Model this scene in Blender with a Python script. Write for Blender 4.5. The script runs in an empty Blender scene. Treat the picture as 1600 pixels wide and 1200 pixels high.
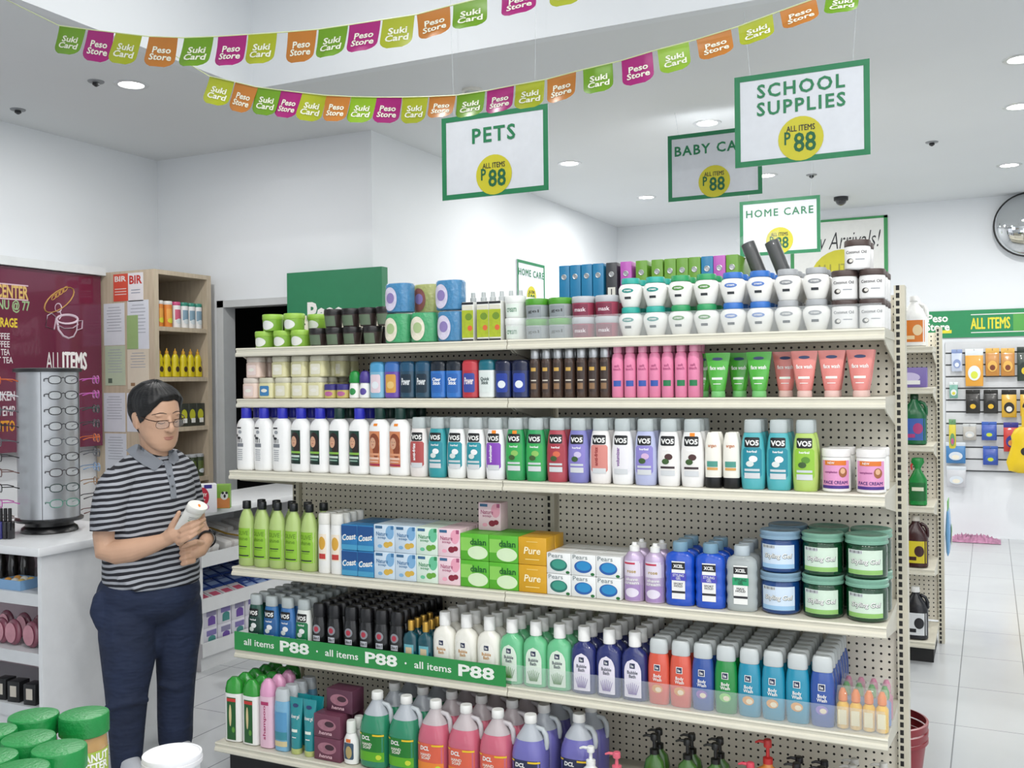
import bpy, bmesh, math, random
from mathutils import Vector, Matrix
random.seed(7)
SC = bpy.context.scene
COL = SC.collection
# ---------------------------------------------------------------- camera
FPX, YAW, PITCH, ROLL, EYE = 1539.84, .4514, -.0036, -.0114, 1.55
_fw = Vector((-math.sin(YAW)*math.cos(PITCH), math.cos(YAW)*math.cos(PITCH), math.sin(PITCH)))
_ri = Vector((math.cos(YAW), math.sin(YAW), 0)); _up = _ri.cross(_fw)
RI = math.cos(ROLL)*_ri + math.sin(ROLL)*_up; UP = -math.sin(ROLL)*_ri + math.cos(ROLL)*_up; FW = _fw
cam = bpy.data.cameras.new('camera'); cam.sensor_width = 36; cam.lens = FPX/1600*36; cam.clip_end = 60
camo = bpy.data.objects.new('camera', cam); COL.objects.link(camo)
camo.matrix_world = Matrix(((RI.x, UP.x, -FW.x, 0), (RI.y, UP.y, -FW.y, 0), (RI.z, UP.z, -FW.z, EYE), (0, 0, 0, 1)))
SC.camera = camo
SC.cycles.use_denoising = True
SC.cycles.max_bounces = 8
SC.cycles.transparent_max_bounces = 12
SC.view_settings.view_transform = 'Standard'; SC.view_settings.look = 'None'
SC.view_settings.gamma = 1; SC.view_settings.use_curve_mapping = False
SC.view_settings.exposure = 0.27
# ---------------------------------------------------------------- light
W = bpy.data.worlds.new('world'); SC.world = W; W.use_nodes = True
W.node_tree.nodes['Background'].inputs[0].default_value = (.93, .96, 1, 1)
W.node_tree.nodes['Background'].inputs[1].default_value = 1.4   # daylight of the mall through the open shopfront
ZC, ZT = 3.24, 3.95
LAMP_W = 20.0

def ray(px, py): return FW + RI*((px-800)/FPX) - UP*((py-600)/FPX)
def onY(px, py, y): d = ray(px, py); return Vector((0, 0, EYE)) + d*(y/d.y)
def onX(px, py, x): d = ray(px, py); return Vector((0, 0, EYE)) + d*(x/d.x)
def onZ(px, py, z): d = ray(px, py); return Vector((0, 0, EYE)) + d*((z-EYE)/d.z)
def onD(px, py, dist): return Vector((0, 0, EYE)) + ray(px, py)*dist
# ---------------------------------------------------------------- materials
def lin(c):
    if isinstance(c, str): c = [int(c[i:i+2], 16) for i in (0, 2, 4)]
    return [(v/255/12.92 if v/255 <= .04045 else ((v/255+.055)/1.055)**2.4) for v in c]
_mats = {}
def M(c, rough=.45, metal=0, alpha=1, trans=0, coat=0, emit=0, var=.06, scale=18, bump=0, name=None):
    key = (str(c), rough, metal, alpha, trans, coat, emit, var, scale, bump)
    if key in _mats: return _mats[key]
    m = bpy.data.materials.new(name or 'surface_'+str(c)); m.use_nodes = True
    nt = m.node_tree; b = nt.nodes['Principled BSDF']; L = [v*(1 if emit else .9) for v in lin(c)]
    b.inputs['Base Color'].default_value = (*L, 1)
    b.inputs['Roughness'].default_value = rough; b.inputs['Metallic'].default_value = metal
    b.inputs['Alpha'].default_value = alpha; b.inputs['Transmission Weight'].default_value = trans
    b.inputs['Coat Weight'].default_value = coat
    if emit:
        b.inputs['Emission Color'].default_value = (*L, 1); b.inputs['Emission Strength'].default_value = emit
    elif var:
        tc = nt.nodes.new('ShaderNodeTexCoord'); nz = nt.nodes.new('ShaderNodeTexNoise'); nz.inputs['Scale'].default_value = scale; nz.inputs['Detail'].default_value = 3
        mx = nt.nodes.new('ShaderNodeMix'); mx.data_type = 'RGBA'
        mx.inputs[6].default_value = (*[v*(1-var) for v in L], 1); mx.inputs[7].default_value = (*[min(1, v*(1+var)) for v in L], 1)
        nt.links.new(tc.outputs['Object'], nz.inputs['Vector']); nt.links.new(nz.outputs['Fac'], mx.inputs[0]); nt.links.new(mx.outputs[2], b.inputs['Base Color'])
        if bump:
            bp = nt.nodes.new('ShaderNodeBump'); bp.inputs['Strength'].default_value = bump; bp.inputs['Distance'].default_value = .01
            nt.links.new(nz.outputs['Fac'], bp.inputs['Height']); nt.links.new(bp.outputs[0], b.inputs['Normal'])
    _mats[key] = m
    return m
def nodes_mat(name, build, rough=.5):
    m = bpy.data.materials.new(name); m.use_nodes = True; nt = m.node_tree; b = nt.nodes['Principled BSDF']
    b.inputs['Roughness'].default_value = rough
    build(nt, b); return m
def N(nt, t, **kw):
    n = nt.nodes.new(t)
    for k, v in kw.items():
        if k.startswith('i_'): n.inputs[int(k[2:])].default_value = v
        else: setattr(n, k, v)
    return n
def mth(nt, op, a, b=None):
    n = nt.nodes.new('ShaderNodeMath'); n.operation = op
    for i, v in enumerate((a, b)):
        if v is None: continue
        if isinstance(v, (int, float)): n.inputs[i].default_value = v
        else: nt.links.new(v, n.inputs[i])
    return n.outputs[0]
def mixc(nt, fac, a, b):
    n = nt.nodes.new('ShaderNodeMix'); n.data_type = 'RGBA'; nt.links.new(fac, n.inputs[0])
    for i, v in ((6, a), (7, b)):
        if isinstance(v, (tuple, list)): n.inputs[i].default_value = (*v[:3], 1)
        else: nt.links.new(v, n.inputs[i])
    return n.outputs[2]
def _pegs(nt, b):       # perforated hardboard: a 25 mm grid of round holes, depth shade painted dark
    tc = N(nt, 'ShaderNodeTexCoord'); sp = N(nt, 'ShaderNodeSeparateXYZ'); nt.links.new(tc.outputs['Object'], sp.inputs[0])
    fx = mth(nt, 'SUBTRACT', mth(nt, 'FRACT', mth(nt, 'DIVIDE', mth(nt, 'ADD', sp.outputs[0], 50.0), .0254)), .5)
    fz = mth(nt, 'SUBTRACT', mth(nt, 'FRACT', mth(nt, 'DIVIDE', mth(nt, 'ADD', sp.outputs[2], 50.0), .0254)), .5)
    d2 = mth(nt, 'ADD', mth(nt, 'MULTIPLY', fx, fx), mth(nt, 'MULTIPLY', fz, fz))
    hole = mth(nt, 'LESS_THAN', d2, .026)
    nt.links.new(mixc(nt, hole, lin('ece6d6'), lin('1b1913')), b.inputs['Base Color'])
PEG = nodes_mat('perforated_board', _pegs, .6)
def _slots(nt, b):      # punched slots of a gondola upright
    tc = N(nt, 'ShaderNodeTexCoord'); sp = N(nt, 'ShaderNodeSeparateXYZ'); nt.links.new(tc.outputs['Object'], sp.inputs[0])
    fz = mth(nt, 'LESS_THAN', mth(nt, 'FRACT', mth(nt, 'DIVIDE', sp.outputs[2], .0254)), .66)
    ax = mth(nt, 'ABSOLUTE', mth(nt, 'ADD', sp.outputs[0], .005))
    cx = mth(nt, 'LESS_THAN', ax, .0055)
    fr = mth(nt, 'LESS_THAN', sp.outputs[1], -.0345)
    s = mth(nt, 'MULTIPLY', mth(nt, 'MULTIPLY', fz, cx), fr)
    nt.links.new(mixc(nt, s, lin('cdc8b6'), lin('0b0a08')), b.inputs['Base Color'])
SLOT = nodes_mat('slotted_steel', _slots, .45)
def _tiles(nt, b):
    tc = N(nt, 'ShaderNodeTexCoord'); mp = N(nt, 'ShaderNodeMapping'); mp.inputs['Location'].default_value = (.155, .03, 0)
    nt.links.new(tc.outputs['Object'], mp.inputs[0])
    sp = N(nt, 'ShaderNodeSeparateXYZ'); nt.links.new(mp.outputs[0], sp.inputs[0])
    def line(o, p, w):
        f = mth(nt, 'FRACT', mth(nt, 'DIVIDE', mth(nt, 'ADD', o, 60.0), p)); return mth(nt, 'LESS_THAN', f, w/p)
    ln = mth(nt, 'MAXIMUM', line(sp.outputs[0], .3, .0055), line(sp.outputs[1], .6, .0045))
    nz = N(nt, 'ShaderNodeTexNoise'); nz.inputs['Scale'].default_value = 1.3; nz.inputs['Detail'].default_value = 5; nt.links.new(tc.outputs['Object'], nz.inputs[0])
    tile = mixc(nt, nz.outputs['Fac'], lin('adb0b3'), lin('c6c9cb'))
    nt.links.new(mixc(nt, ln, tile, lin('7a7d80')), b.inputs['Base Color'])
    nt.links.new(mth(nt, 'ADD', mth(nt, 'MULTIPLY', nz.outputs['Fac'], .15), .16), b.inputs['Roughness'])
TILE = nodes_mat('floor_tiles', _tiles, .25)
def _plaster(c0, c1):
    def f(nt, b):
        tc = N(nt, 'ShaderNodeTexCoord'); nz = N(nt, 'ShaderNodeTexNoise'); nz.inputs['Scale'].default_value = .9; nz.inputs['Detail'].default_value = 6
        nt.links.new(tc.outputs['Object'], nz.inputs[0]); nt.links.new(mixc(nt, nz.outputs['Fac'], lin(c0), lin(c1)), b.inputs['Base Color'])
        n2 = N(nt, 'ShaderNodeTexNoise'); n2.inputs['Scale'].default_value = 60; nt.links.new(tc.outputs['Object'], n2.inputs[0])
        bp = N(nt, 'ShaderNodeBump'); bp.inputs['Strength'].default_value = .04; nt.links.new(n2.outputs['Fac'], bp.inputs['Height']); nt.links.new(bp.outputs[0], b.inputs['Normal'])
    return f
WALLM = nodes_mat('wall_paint', _plaster('d9dde1', 'e4e7ea'), .7)
CEILM = nodes_mat('ceiling_paint', _plaster('d7dadc', 'dfe2e4'), .75)
def _wood(nt, b):
    tc = N(nt, 'ShaderNodeTexCoord'); mp = N(nt, 'ShaderNodeMapping'); mp.inputs['Scale'].default_value = (14, 14, 1.2); nt.links.new(tc.outputs['Object'], mp.inputs[0])
    nz = N(nt, 'ShaderNodeTexNoise'); nz.inputs['Scale'].default_value = 3; nz.inputs['Detail'].default_value = 6; nt.links.new(mp.outputs[0], nz.inputs[0])
    nt.links.new(mixc(nt, nz.outputs['Fac'], lin('a5957f'), lin('cfc1ab')), b.inputs['Base Color'])
WOOD = nodes_mat('pale_oak', _wood, .55)
def _stripes(nt, b):    # knitted stripes that ride over the folds a little
    tc = N(nt, 'ShaderNodeTexCoord'); sp = N(nt, 'ShaderNodeSeparateXYZ'); nt.links.new(tc.outputs['Object'], sp.inputs[0])
    nz = N(nt, 'ShaderNodeTexNoise'); nz.inputs['Scale'].default_value = 7; nt.links.new(tc.outputs['Object'], nz.inputs[0])
    z = mth(nt, 'ADD', sp.outputs[2], mth(nt, 'MULTIPLY', nz.outputs['Fac'], .022))
    z = mth(nt, 'SUBTRACT', z, mth(nt, 'MULTIPLY', sp.outputs[0], .12))
    f = mth(nt, 'LESS_THAN', mth(nt, 'FRACT', mth(nt, 'DIVIDE', mth(nt, 'ADD', z, 5.0), .0232)), .52)
    nt.links.new(mixc(nt, f, lin('a3a6ad'), lin('191a22')), b.inputs['Base Color'])
    n2 = N(nt, 'ShaderNodeTexNoise'); n2.inputs['Scale'].default_value = 22; nt.links.new(tc.outputs['Object'], n2.inputs[0])
    bp = N(nt, 'ShaderNodeBump'); bp.inputs['Strength'].default_value = .25; bp.inputs['Distance'].default_value = .015; nt.links.new(n2.outputs['Fac'], bp.inputs['Height']); nt.links.new(bp.outputs[0], b.inputs['Normal'])
STRIPE = nodes_mat('striped_knit', _stripes, .85)
def _denim(nt, b):
    tc = N(nt, 'ShaderNodeTexCoord'); n1 = N(nt, 'ShaderNodeTexNoise'); n1.inputs['Scale'].default_value = 5; n1.inputs['Detail'].default_value = 6; nt.links.new(tc.outputs['Object'], n1.inputs[0])
    nt.links.new(mixc(nt, n1.outputs['Fac'], lin('0b1222'), lin('223050')), b.inputs['Base Color'])
    mp = N(nt, 'ShaderNodeMapping'); mp.inputs['Scale'].default_value = (6, 6, 14); nt.links.new(tc.outputs['Object'], mp.inputs[0])
    n2 = N(nt, 'ShaderNodeTexNoise'); n2.inputs['Scale'].default_value = 1.6; nt.links.new(mp.outputs[0], n2.inputs[0])
    bp = N(nt, 'ShaderNodeBump'); bp.inputs['Strength'].default_value = .6; bp.inputs['Distance'].default_value = .03; nt.links.new(n2.outputs['Fac'], bp.inputs['Height']); nt.links.new(bp.outputs[0], b.inputs['Normal'])
DENIM = nodes_mat('blue_denim', _denim, .85)
def _hair(nt, b):
    tc = N(nt, 'ShaderNodeTexCoord'); mp = N(nt, 'ShaderNodeMapping'); mp.inputs['Scale'].default_value = (40, 40, 160); mp.inputs['Rotation'].default_value = (0, .5, 0); nt.links.new(tc.outputs['Object'], mp.inputs[0])
    n = N(nt, 'ShaderNodeTexNoise'); n.inputs['Scale'].default_value = 1; n.inputs['Detail'].default_value = 3; nt.links.new(mp.outputs[0], n.inputs[0])
    nt.links.new(mixc(nt, n.outputs['Fac'], lin('030304'), lin('0e0d10')), b.inputs['Base Color'])
    bp = N(nt, 'ShaderNodeBump'); bp.inputs['Strength'].default_value = .5; bp.inputs['Distance'].default_value = .004; nt.links.new(n.outputs['Fac'], bp.inputs['Height']); nt.links.new(bp.outputs[0], b.inputs['Normal'])
HAIR = nodes_mat('black_hair', _hair, .5)
# ---------------------------------------------------------------- mesh tools
class G:
    """collects pieces of one part and builds one mesh"""
    def __init__(s): s.v = []; s.f = []; s.m = []; s.mats = []
    def add(s, v, f, mat=None):
        o = len(s.v); s.v += [tuple(p) for p in v]
        if mat is not None and mat not in s.mats: s.mats.append(mat)
        i = s.mats.index(mat) if mat is not None else 0
        for q in f: s.f.append(tuple(o+k for k in q)); s.m.append(i)
        return s
    def mesh(s, name, mat=None, smooth=True, angle=.7):
        me = bpy.data.meshes.new(name); me.from_pydata(s.v, [], s.f); me.update()
        for m in (s.mats or [mat]): me.materials.append(m)
        if len(s.mats) > 1: me.polygons.foreach_set('material_index', s.m)
        if smooth:
            me.polygons.foreach_set('use_smooth', [True]*len(me.polygons)); me.set_sharp_from_angle(angle=angle)
        return me
def box(x0, x1, y0, y1, z0, z1):
    v = [(x, y, z) for z in (z0, z1) for y in (y0, y1) for x in (x0, x1)]
    return v, [(0, 2, 3, 1), (4, 5, 7, 6), (0, 1, 5, 4), (2, 6, 7, 3), (0, 4, 6, 2), (1, 3, 7, 5)]
def rbox(w, d, h, r=.003, z0=0, cx=0, cy=0):
    """box with rounded edges (a superelliptic loft)"""
    return loft([(z0, w/2-r, d/2-r), (z0+r*.3, w/2-r*.3, d/2-r*.3), (z0+r, w/2, d/2), (z0+h-r, w/2, d/2), (z0+h-r*.3, w/2-r*.3, d/2-r*.3), (z0+h, w/2-r, d/2-r)], 0, sq=r, cx=cx, cy=cy)
def ring(rx, ry, n, seg):
    out = []
    for i in range(seg):
        a = 2*math.pi*(i+.5)/seg; c, s_ = math.cos(a), math.sin(a)
        out.append((rx*math.copysign(abs(c)**(2/n), c), ry*math.copysign(abs(s_)**(2/n), s_)))
    return out
def sqring(rx, ry, r):
    r = min(r, rx*.9, ry*.9); out = []
    for q, (sx, sy) in enumerate(((1, 1), (-1, 1), (-1, -1), (1, -1))):
        for k in range(3):
            a = math.pi/2*(q+k/2); out.append((sx*(rx-r)+r*math.cos(a), sy*(ry-r)+r*math.sin(a)))
    return out
def loft(sec, seg=28, cap=(1, 1), sq=None, cx=0, cy=0):
    v, f = [], []
    for s in sec:
        z, rx, ry = s[:3]; n = s[3] if len(s) > 3 else 2; ox, oy = s[4:6] if len(s) > 5 else (0, 0)
        pts = sqring(rx, ry, sq) if sq else ring(rx, ry, n, seg)
        v += [(x+cx+ox, y+cy+oy, z) for x, y in pts]
    k = len(v)//len(sec)
    for i in range(len(sec)-1):
        for j in range(k):
            a, b = i*k+j, i*k+(j+1) % k; f.append((a, b, b+k, a+k))
    if cap[0]: f.append(tuple(range(k-1, -1, -1)))
    if cap[1]: f.append(tuple(range((len(sec)-1)*k, len(sec)*k)))
    return v, f
def cyl(r, z0, z1, seg=24, b=.0015, cx=0, cy=0):
    return loft([(z0, r-b, r-b), (z0+b, r, r), (z1-b, r, r), (z1, r-b, r-b)], seg, cx=cx, cy=cy)
def tube(pts, rad, seg=10, flat=1.0, closed=False):
    """swept round (or flattened) tube with domed ends"""
    pts = [Vector(p) for p in pts]; n = len(pts)
    rad = [rad]*n if isinstance(rad, (int, float)) else list(rad)
    P, R = list(pts), list(rad)
    if not closed:
        t0 = (pts[0]-pts[1]).normalized(); t1 = (pts[-1]-pts[-2]).normalized()
        P = [pts[0]+t0*rad[0]*.95, pts[0]+t0*rad[0]*.6]+P+[pts[-1]+t1*rad[-1]*.6, pts[-1]+t1*rad[-1]*.95]
        R = [rad[0]*.3, rad[0]*.8]+R+[rad[-1]*.8, rad[-1]*.3]
    v, f = [], []; N_ = len(P); up = None
    for i in range(N_):
        a, b = P[(i-1) % N_] if closed else P[max(i-1, 0)], P[(i+1) % N_] if closed else P[min(i+1, N_-1)]
        t = (b-a).normalized()
        if up is None: up = t.orthogonal().normalized() if abs(t.z) > .9 else Vector((0, 0, 1))
        s = t.cross(up)
        if s.length < 1e-5: s = t.orthogonal()
        s.normalize(); up = s.cross(t).normalized()
        for k in range(seg):
            a_ = 2*math.pi*k/seg; v.append(P[i]+s*(R[i]*math.cos(a_))+up*(R[i]*flat*math.sin(a_)))
    m = N_ if closed else N_-1
    for i in range(m):
        for k in range(seg):
            a, b, c, d = i*seg+k, i*seg+(k+1) % seg, ((i+1) % N_)*seg+(k+1) % seg, ((i+1) % N_)*seg+k
            f.append((a, b, c, d))
    if not closed: f += [tuple(range(seg-1, -1, -1)), tuple(range((N_-1)*seg, N_*seg))]
    return v, f
def ell(c, rx, ry, rz, seg=16, rings=10, rot=None):
    v, f = [], []; c = Vector(c)
    for i in range(rings+1):
        th = math.pi*(.001+.998*i/rings)
        for k in range(seg):
            ph = 2*math.pi*k/seg
            p = Vector((rx*math.sin(th)*math.cos(ph), ry*math.sin(th)*math.sin(ph), rz*math.cos(th)))
            v.append(c+(rot @ p if rot else p))
    for i in range(rings):
        for k in range(seg): f.append((i*seg+k, (i+1)*seg+k, (i+1)*seg+(k+1) % seg, i*seg+(k+1) % seg))
    return v, f
def lathe(prof, seg=24): return loft([(z, r, r) for r, z in prof], seg)
class Surf:
    """front (-y) skin of a loft, for labels and lettering laid on it"""
    def __init__(s, sec): s.sec = sec
    def y(s, x, z):
        S = s.sec; z = max(S[0][0], min(S[-1][0], z))
        for a, b in zip(S, S[1:]):
            if a[0] <= z <= b[0]:
                t = 0 if b[0] == a[0] else (z-a[0])/(b[0]-a[0]); break
        rx = a[1]+(b[1]-a[1])*t; ry = a[2]+(b[2]-a[2])*t; n = a[3] if len(a) > 3 else 2
        q = min(1, abs(x)/max(rx, 1e-6))
        return -ry*max(0, 1-q**n)**(1/n)
class Flat:
    def __init__(s, y): s.yy = y
    def y(s, x, z): return s.yy
def patch(sf, xc, zc, w, h, eps=.0006, shape='rect', nx=9, nz=7, top=None):
    """a label of width w and height h on the surface; shape rect | ellipse | arch | round"""
    v, f = [], []
    if shape == 'rect' and isinstance(sf, Flat): nx = nz = 2
    if shape != 'rect': nz = 15
    for j in range(nz):
        t = -1+2*j/(nz-1)
        if shape == 'ellipse': t = math.sin(t*math.pi/2); k = math.sqrt(max(0, 1-t*t))
        elif shape == 'arch': k = 1 if t < .3 else math.sqrt(max(0, 1-((t-.3)/.7)**2))
        elif shape == 'round': k = 1 if abs(t) < .8 else .82+.18*math.sqrt(max(0, 1-((abs(t)-.8)/.2)**2))
        elif shape == 'taper': k = .75+.25*(1-t)/2
        elif shape == 'flag': k = 1 if t > -.45 else math.sqrt(max(0, 1-((-.45-t)/.62)**2))
        else: k = 1
        z = zc+t*h/2
        for i in range(nx):
            x = xc+(-1+2*i/(nx-1))*k*w/2; v.append((x, sf.y(x, z)-eps, z))
    for j in range(nz-1):
        for i in range(nx-1): a = j*nx+i; f.append((a, a+1, a+nx+1, a+nx))
    return v, f
_txt = {}
def glyphs(body, bold=0.0, shear=0.0, space=1.0):
    key = (body, bold, shear, space)
    if key not in _txt:
        cu = bpy.data.curves.new('t', 'FONT'); cu.body = body; cu.resolution_u = 2; cu.offset = bold; cu.align_x = 'CENTER'; cu.shear = shear; cu.space_character = space; cu.space_line = .82
        o = bpy.data.objects.new('t', cu); me = bpy.data.meshes.new_from_object(o)
        v = [tuple(p.co) for p in me.vertices]; f = [tuple(p.vertices) for p in me.polygons]
        bpy.data.objects.remove(o); bpy.data.curves.remove(cu); bpy.data.meshes.remove(me)
        x0, x1 = min(p[0] for p in v), max(p[0] for p in v); z0, z1 = min(p[1] for p in v), max(p[1] for p in v)
        _txt[key] = ([((p[0]-(x0+x1)/2)/(x1-x0), (p[1]-(z0+z1)/2)/(z1-z0)) for p in v], f, (x1-x0)/(z1-z0))
    return _txt[key]
def text(sf, body, xc, zc, w=None, h=None, bold=.02, eps=.0012, shear=0.0, rot=0, space=1.0):
    thick = bold if 'M' in body and bold > 0 else 0   # M has sharp inner corners: thicken it by overlaid copies
    v, f, asp = glyphs(body, 0 if thick else bold, shear, space)
    if w is None: w = h*asp
    if h is None: h = w/asp
    c, s_ = math.cos(rot), math.sin(rot); out = []
    for a, b in v:
        x, z = a*w, b*h; x, z = xc+x*c-z*s_, zc+x*s_+z*c
        out.append((x, sf.y(x, z)-eps, z))
    if thick:
        k = thick*h*.9; n = len(out); base, bf = list(out), list(f); f = list(f)
        for q, (ax, az) in enumerate(((k, 0), (-k, 0), (0, k), (0, -k)), 1):
            out += [(x+ax, y-.00012*q, z+az) for x, y, z in base]; f += [tuple(i+n*q for i in p) for p in bf]
    return out, f
# ---------------------------------------------------------------- objects
def obj(name, me, parent=None, loc=(0, 0, 0), rotz=0, label=None):
    o = bpy.data.objects.new(name, me); COL.objects.link(o); o.parent = parent; o.location = loc
    if rotz: o.rotation_euler = (0, 0, rotz)
    if label: o['label'] = label
    return o
def tag(o, label, cat, group=None):
    o['label'] = label; o['category'] = cat
    if group: o['group'] = group
    return o
def empty(name, label, cat, loc=(0, 0, 0), rot=(0, 0, 0), group=None):
    o = bpy.data.objects.new(name, None); COL.objects.link(o); o.location = loc; o.rotation_euler = rot; o.empty_display_size = .05
    return tag(o, label, cat, group)
def struct(name, me, parent=None):
    o = obj(name, me, parent); o['kind'] = 'structure'; return o
def part(root, name, geo, mat=None, loc=(0, 0, 0), smooth=True, label=None):
    """geo: (v, f) or a list of (v, f) or a G"""
    if isinstance(geo, tuple): geo = [geo]
    if not isinstance(geo, G):
        g = G()
        for v, f in geo: g.add(v, f)
        geo = g
    return obj(name, geo.mesh(name, mat, smooth), root, loc, label=label)
class T:
    """a kind of goods: parts that every piece of it shares"""
    def __init__(s, name, cat, desc, w, d, h): s.name, s.cat, s.desc, s.w, s.d, s.h, s.parts, s.flat = name, cat, desc, w, d, h, [], False
    def p(s, name, geo, mat=None, parent=None, front=False, smooth=True, angle=.7):
        if isinstance(geo, tuple): geo = [geo]
        if not isinstance(geo, G):
            g = G()
            for v, f in geo: g.add(v, f)
            geo = g
        s.parts.append((name, geo.mesh(name, mat, smooth, angle), parent, front)); return len(s.parts)-1
    def put(s, loc, label, group=None, rotz=0, back=False, rot=None):
        r = empty(s.name, label, s.cat, loc, rot or (0, 0, rotz), group); made = {}
        for i, (n, me, pa, fr) in enumerate(s.parts):
            if back and fr: continue
            made[i] = obj(n, me, r if pa is None else made[pa])
        return r
ORD = ['first', 'second', 'third', 'fourth', 'fifth', 'sixth', 'seventh', 'eighth', 'ninth', 'tenth', 'eleventh', 'twelfth']
# ---------------------------------------------------------------- kinds of goods
WHITE = M('f2f2ee', .35); OFFW = M('e6e5dd', .4); BLACK = M('151517', .35); INK = M('22242a', .5); GREY = M('9a9ea3', .4)
CLEARCAP = M('cdd6d6', .22, alpha=.75); CLEAR = M('dfe9ea', .08, alpha=.22, var=0); SILVER = M('c2c4c6', .28, .8); GOLD = M('c9a04a', .3, .75)
ORANGE_TAG = M('f08a1e', .5)
def bottle_sec(w, d, zs, n=2.2):
    """zs: (z, share of the width) pairs"""
    return [(z, w/2*k, d/2*(k if k < .7 else .3+.7*k), n) for z, k in zs]
_vo = {}
def vo5(body, panel, desc, lettering='ffffff', word=None, fruit=None, tagged=False):
    w, d, h = .077, .046, .215
    t = T('shampoo_bottle', 'bottle', desc, w, d, h)
    sec = bottle_sec(w, d, [(0, .84), (.003, .9), (.03, .96), (.07, 1), (.11, .97), (.15, .86), (.17, .74), (.174, .7)])
    t.p('body', loft(sec), M(body, .3, coat=.3))
    t.p('cap', loft([(.1745, .0255, .0165, 2.4), (.177, .027, .0175, 2.4), (.205, .0265, .017, 2.4), (.213, .025, .0155, 2.4), (.215, .022, .013, 2.4)]), CLEARCAP)
    s = Surf(sec)
    b = t.p('badge', patch(s, 0, .145, .046, .031, .0007, 'round'), BLACK, front=True)
    t.p('lettering', text(s, 'VO5', 0, .1435, w=.042, h=.017, bold=.04, eps=.0016), WHITE, b, True)
    l = t.p('front_label', G().add(*patch(s, 0, .083, .058, .09, .0007, 'round'), M(panel, .4)).add(*patch(s, 0, .0425, .047, .017, .0012), M('d5d8da', .45)), front=True)
    if word: t.p('lettering', text(s, word, -.009, .09, w=.062, h=.012, bold=.03, eps=.0016, rot=math.pi/2), M(lettering, .5), l, True)
    else:
        g = G()
        g.add(*text(s, 'herbal', 0, .117, w=.03, h=.007, bold=.02, eps=.0014), M(lettering, .5))
        g.add(*patch(s, .004, .094, .026, .02, .0014, 'ellipse'), M(fruit or 'f4f4f4', .5)).add(*patch(s, -.006, .079, .024, .018, .0018, 'ellipse'), M('dfe6e2' if not fruit else '3b5a2c', .5))
        g.add(*patch(s, 0, .06, .046, .007, .0014), M('3a2a30' if fruit == '4a2a2a' else 'cfd6d8', .5))
        t.p('print', g, parent=l, front=True)
    if tagged: t.p('price_tag', patch(s, .004, .166, .016, .011, .001), ORANGE_TAG, front=True)
    return t
def lotion(kind, cap):
    w, d, h = .09, .067, .246
    t = T('lotion_bottle', 'bottle', {'horse': 'white lotion bottle with horse print', 'dark': 'white bottle picturing dark haired woman', 'red': 'white bottle picturing red haired woman'}[kind]+(' blue cap' if cap == 'b' and kind != 'horse' else ''), w, d, h)
    sec = [(0, .041, .027, 2.3), (.004, .0445, .0295, 2.3), (.01, .045, .03, 2.3), (.165, .045, .03, 2.3), (.18, .043, .0285, 2.2), (.193, .037, .025, 2.1), (.202, .027, .021, 2), (.206, .02, .018, 2)]
    t.p('body', loft(sec), M('f6f6f4', .28, coat=.4))
    t.p('cap', loft([(.2062, .0195, .0195), (.208, .0205, .0205), (.243, .0205, .0205), (.246, .019, .019)]), M('2a2fb4' if cap == 'b' else '10352f', .35))
    s = Surf(sec)
    if kind == 'horse':
        g = G().add(*patch(s, -.012, .168, .026, .006, .0008), INK).add(*patch(s, -.006, .152, .02, .014, .0008, 'ellipse'), GREY)
        g.add(*patch(s, -.012, .128, .022, .01, .0008, 'ellipse'), INK).add(*patch(s, -.023, .137, .01, .012, .001, 'ellipse'), INK)
        for k in (-.02, -.012, -.005, .004): g.add(*patch(s, k, .118, .003, .016, .001), INK)
        g.add(*patch(s, -.006, .1, .036, .014, .0008), M('7d8187', .5))
        for k in range(6): g.add(*patch(s, -.007, .082-.008*k, .03-.003*(k % 2), .003, .0008), M('a7abb0', .5))
        t.p('print', g, front=True)
    else:
        red = kind == 'red'; x0 = -.008
        l = t.p('front_label', patch(s, x0, .097, .056, .13, .0008), M('d8895c' if red else '123c30', .45), front=True)
        g = G(); hair = M('8a4428' if red else '2a1a18', .6)
        g.add(*patch(s, x0+.002, .126, .047, .056, .0013, 'ellipse'), hair).add(*patch(s, x0+.011, .1, .03, .074, .0014, 'ellipse'), hair)
        g.add(*patch(s, x0-.004, .118, .03, .042, .0018, 'ellipse'), M('dba98a', .55))
        g.add(*patch(s, x0-.008, .123, .004, .0025, .0023, 'ellipse'), INK).add(*patch(s, x0+.003, .123, .004, .0025, .0023, 'ellipse'), INK).add(*patch(s, x0-.003, .112, .009, .003, .0023, 'ellipse'), M('b0504e', .5))
        g.add(*patch(s, x0, .077, .056, .008, .0016), M('e6a27c' if red else '8cc04a', .5)).add(*patch(s, x0, .062, .05, .008, .0016), M('f0c9b4' if red else 'cfe0d4', .5))
        g.add(*patch(s, x0, .05, .042, .004, .0016), M('f0c9b4' if red else '9fc4b0', .5)).add(*patch(s, x0, .039, .056, .007, .0016), M('a8274a' if red else '0b2019', .5))
        t.p('print', g, parent=l, front=True)
        if red: t.p('price_tag', patch(s, .0, .186, .018, .009, .001), ORANGE_TAG, front=True)
    return t
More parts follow.
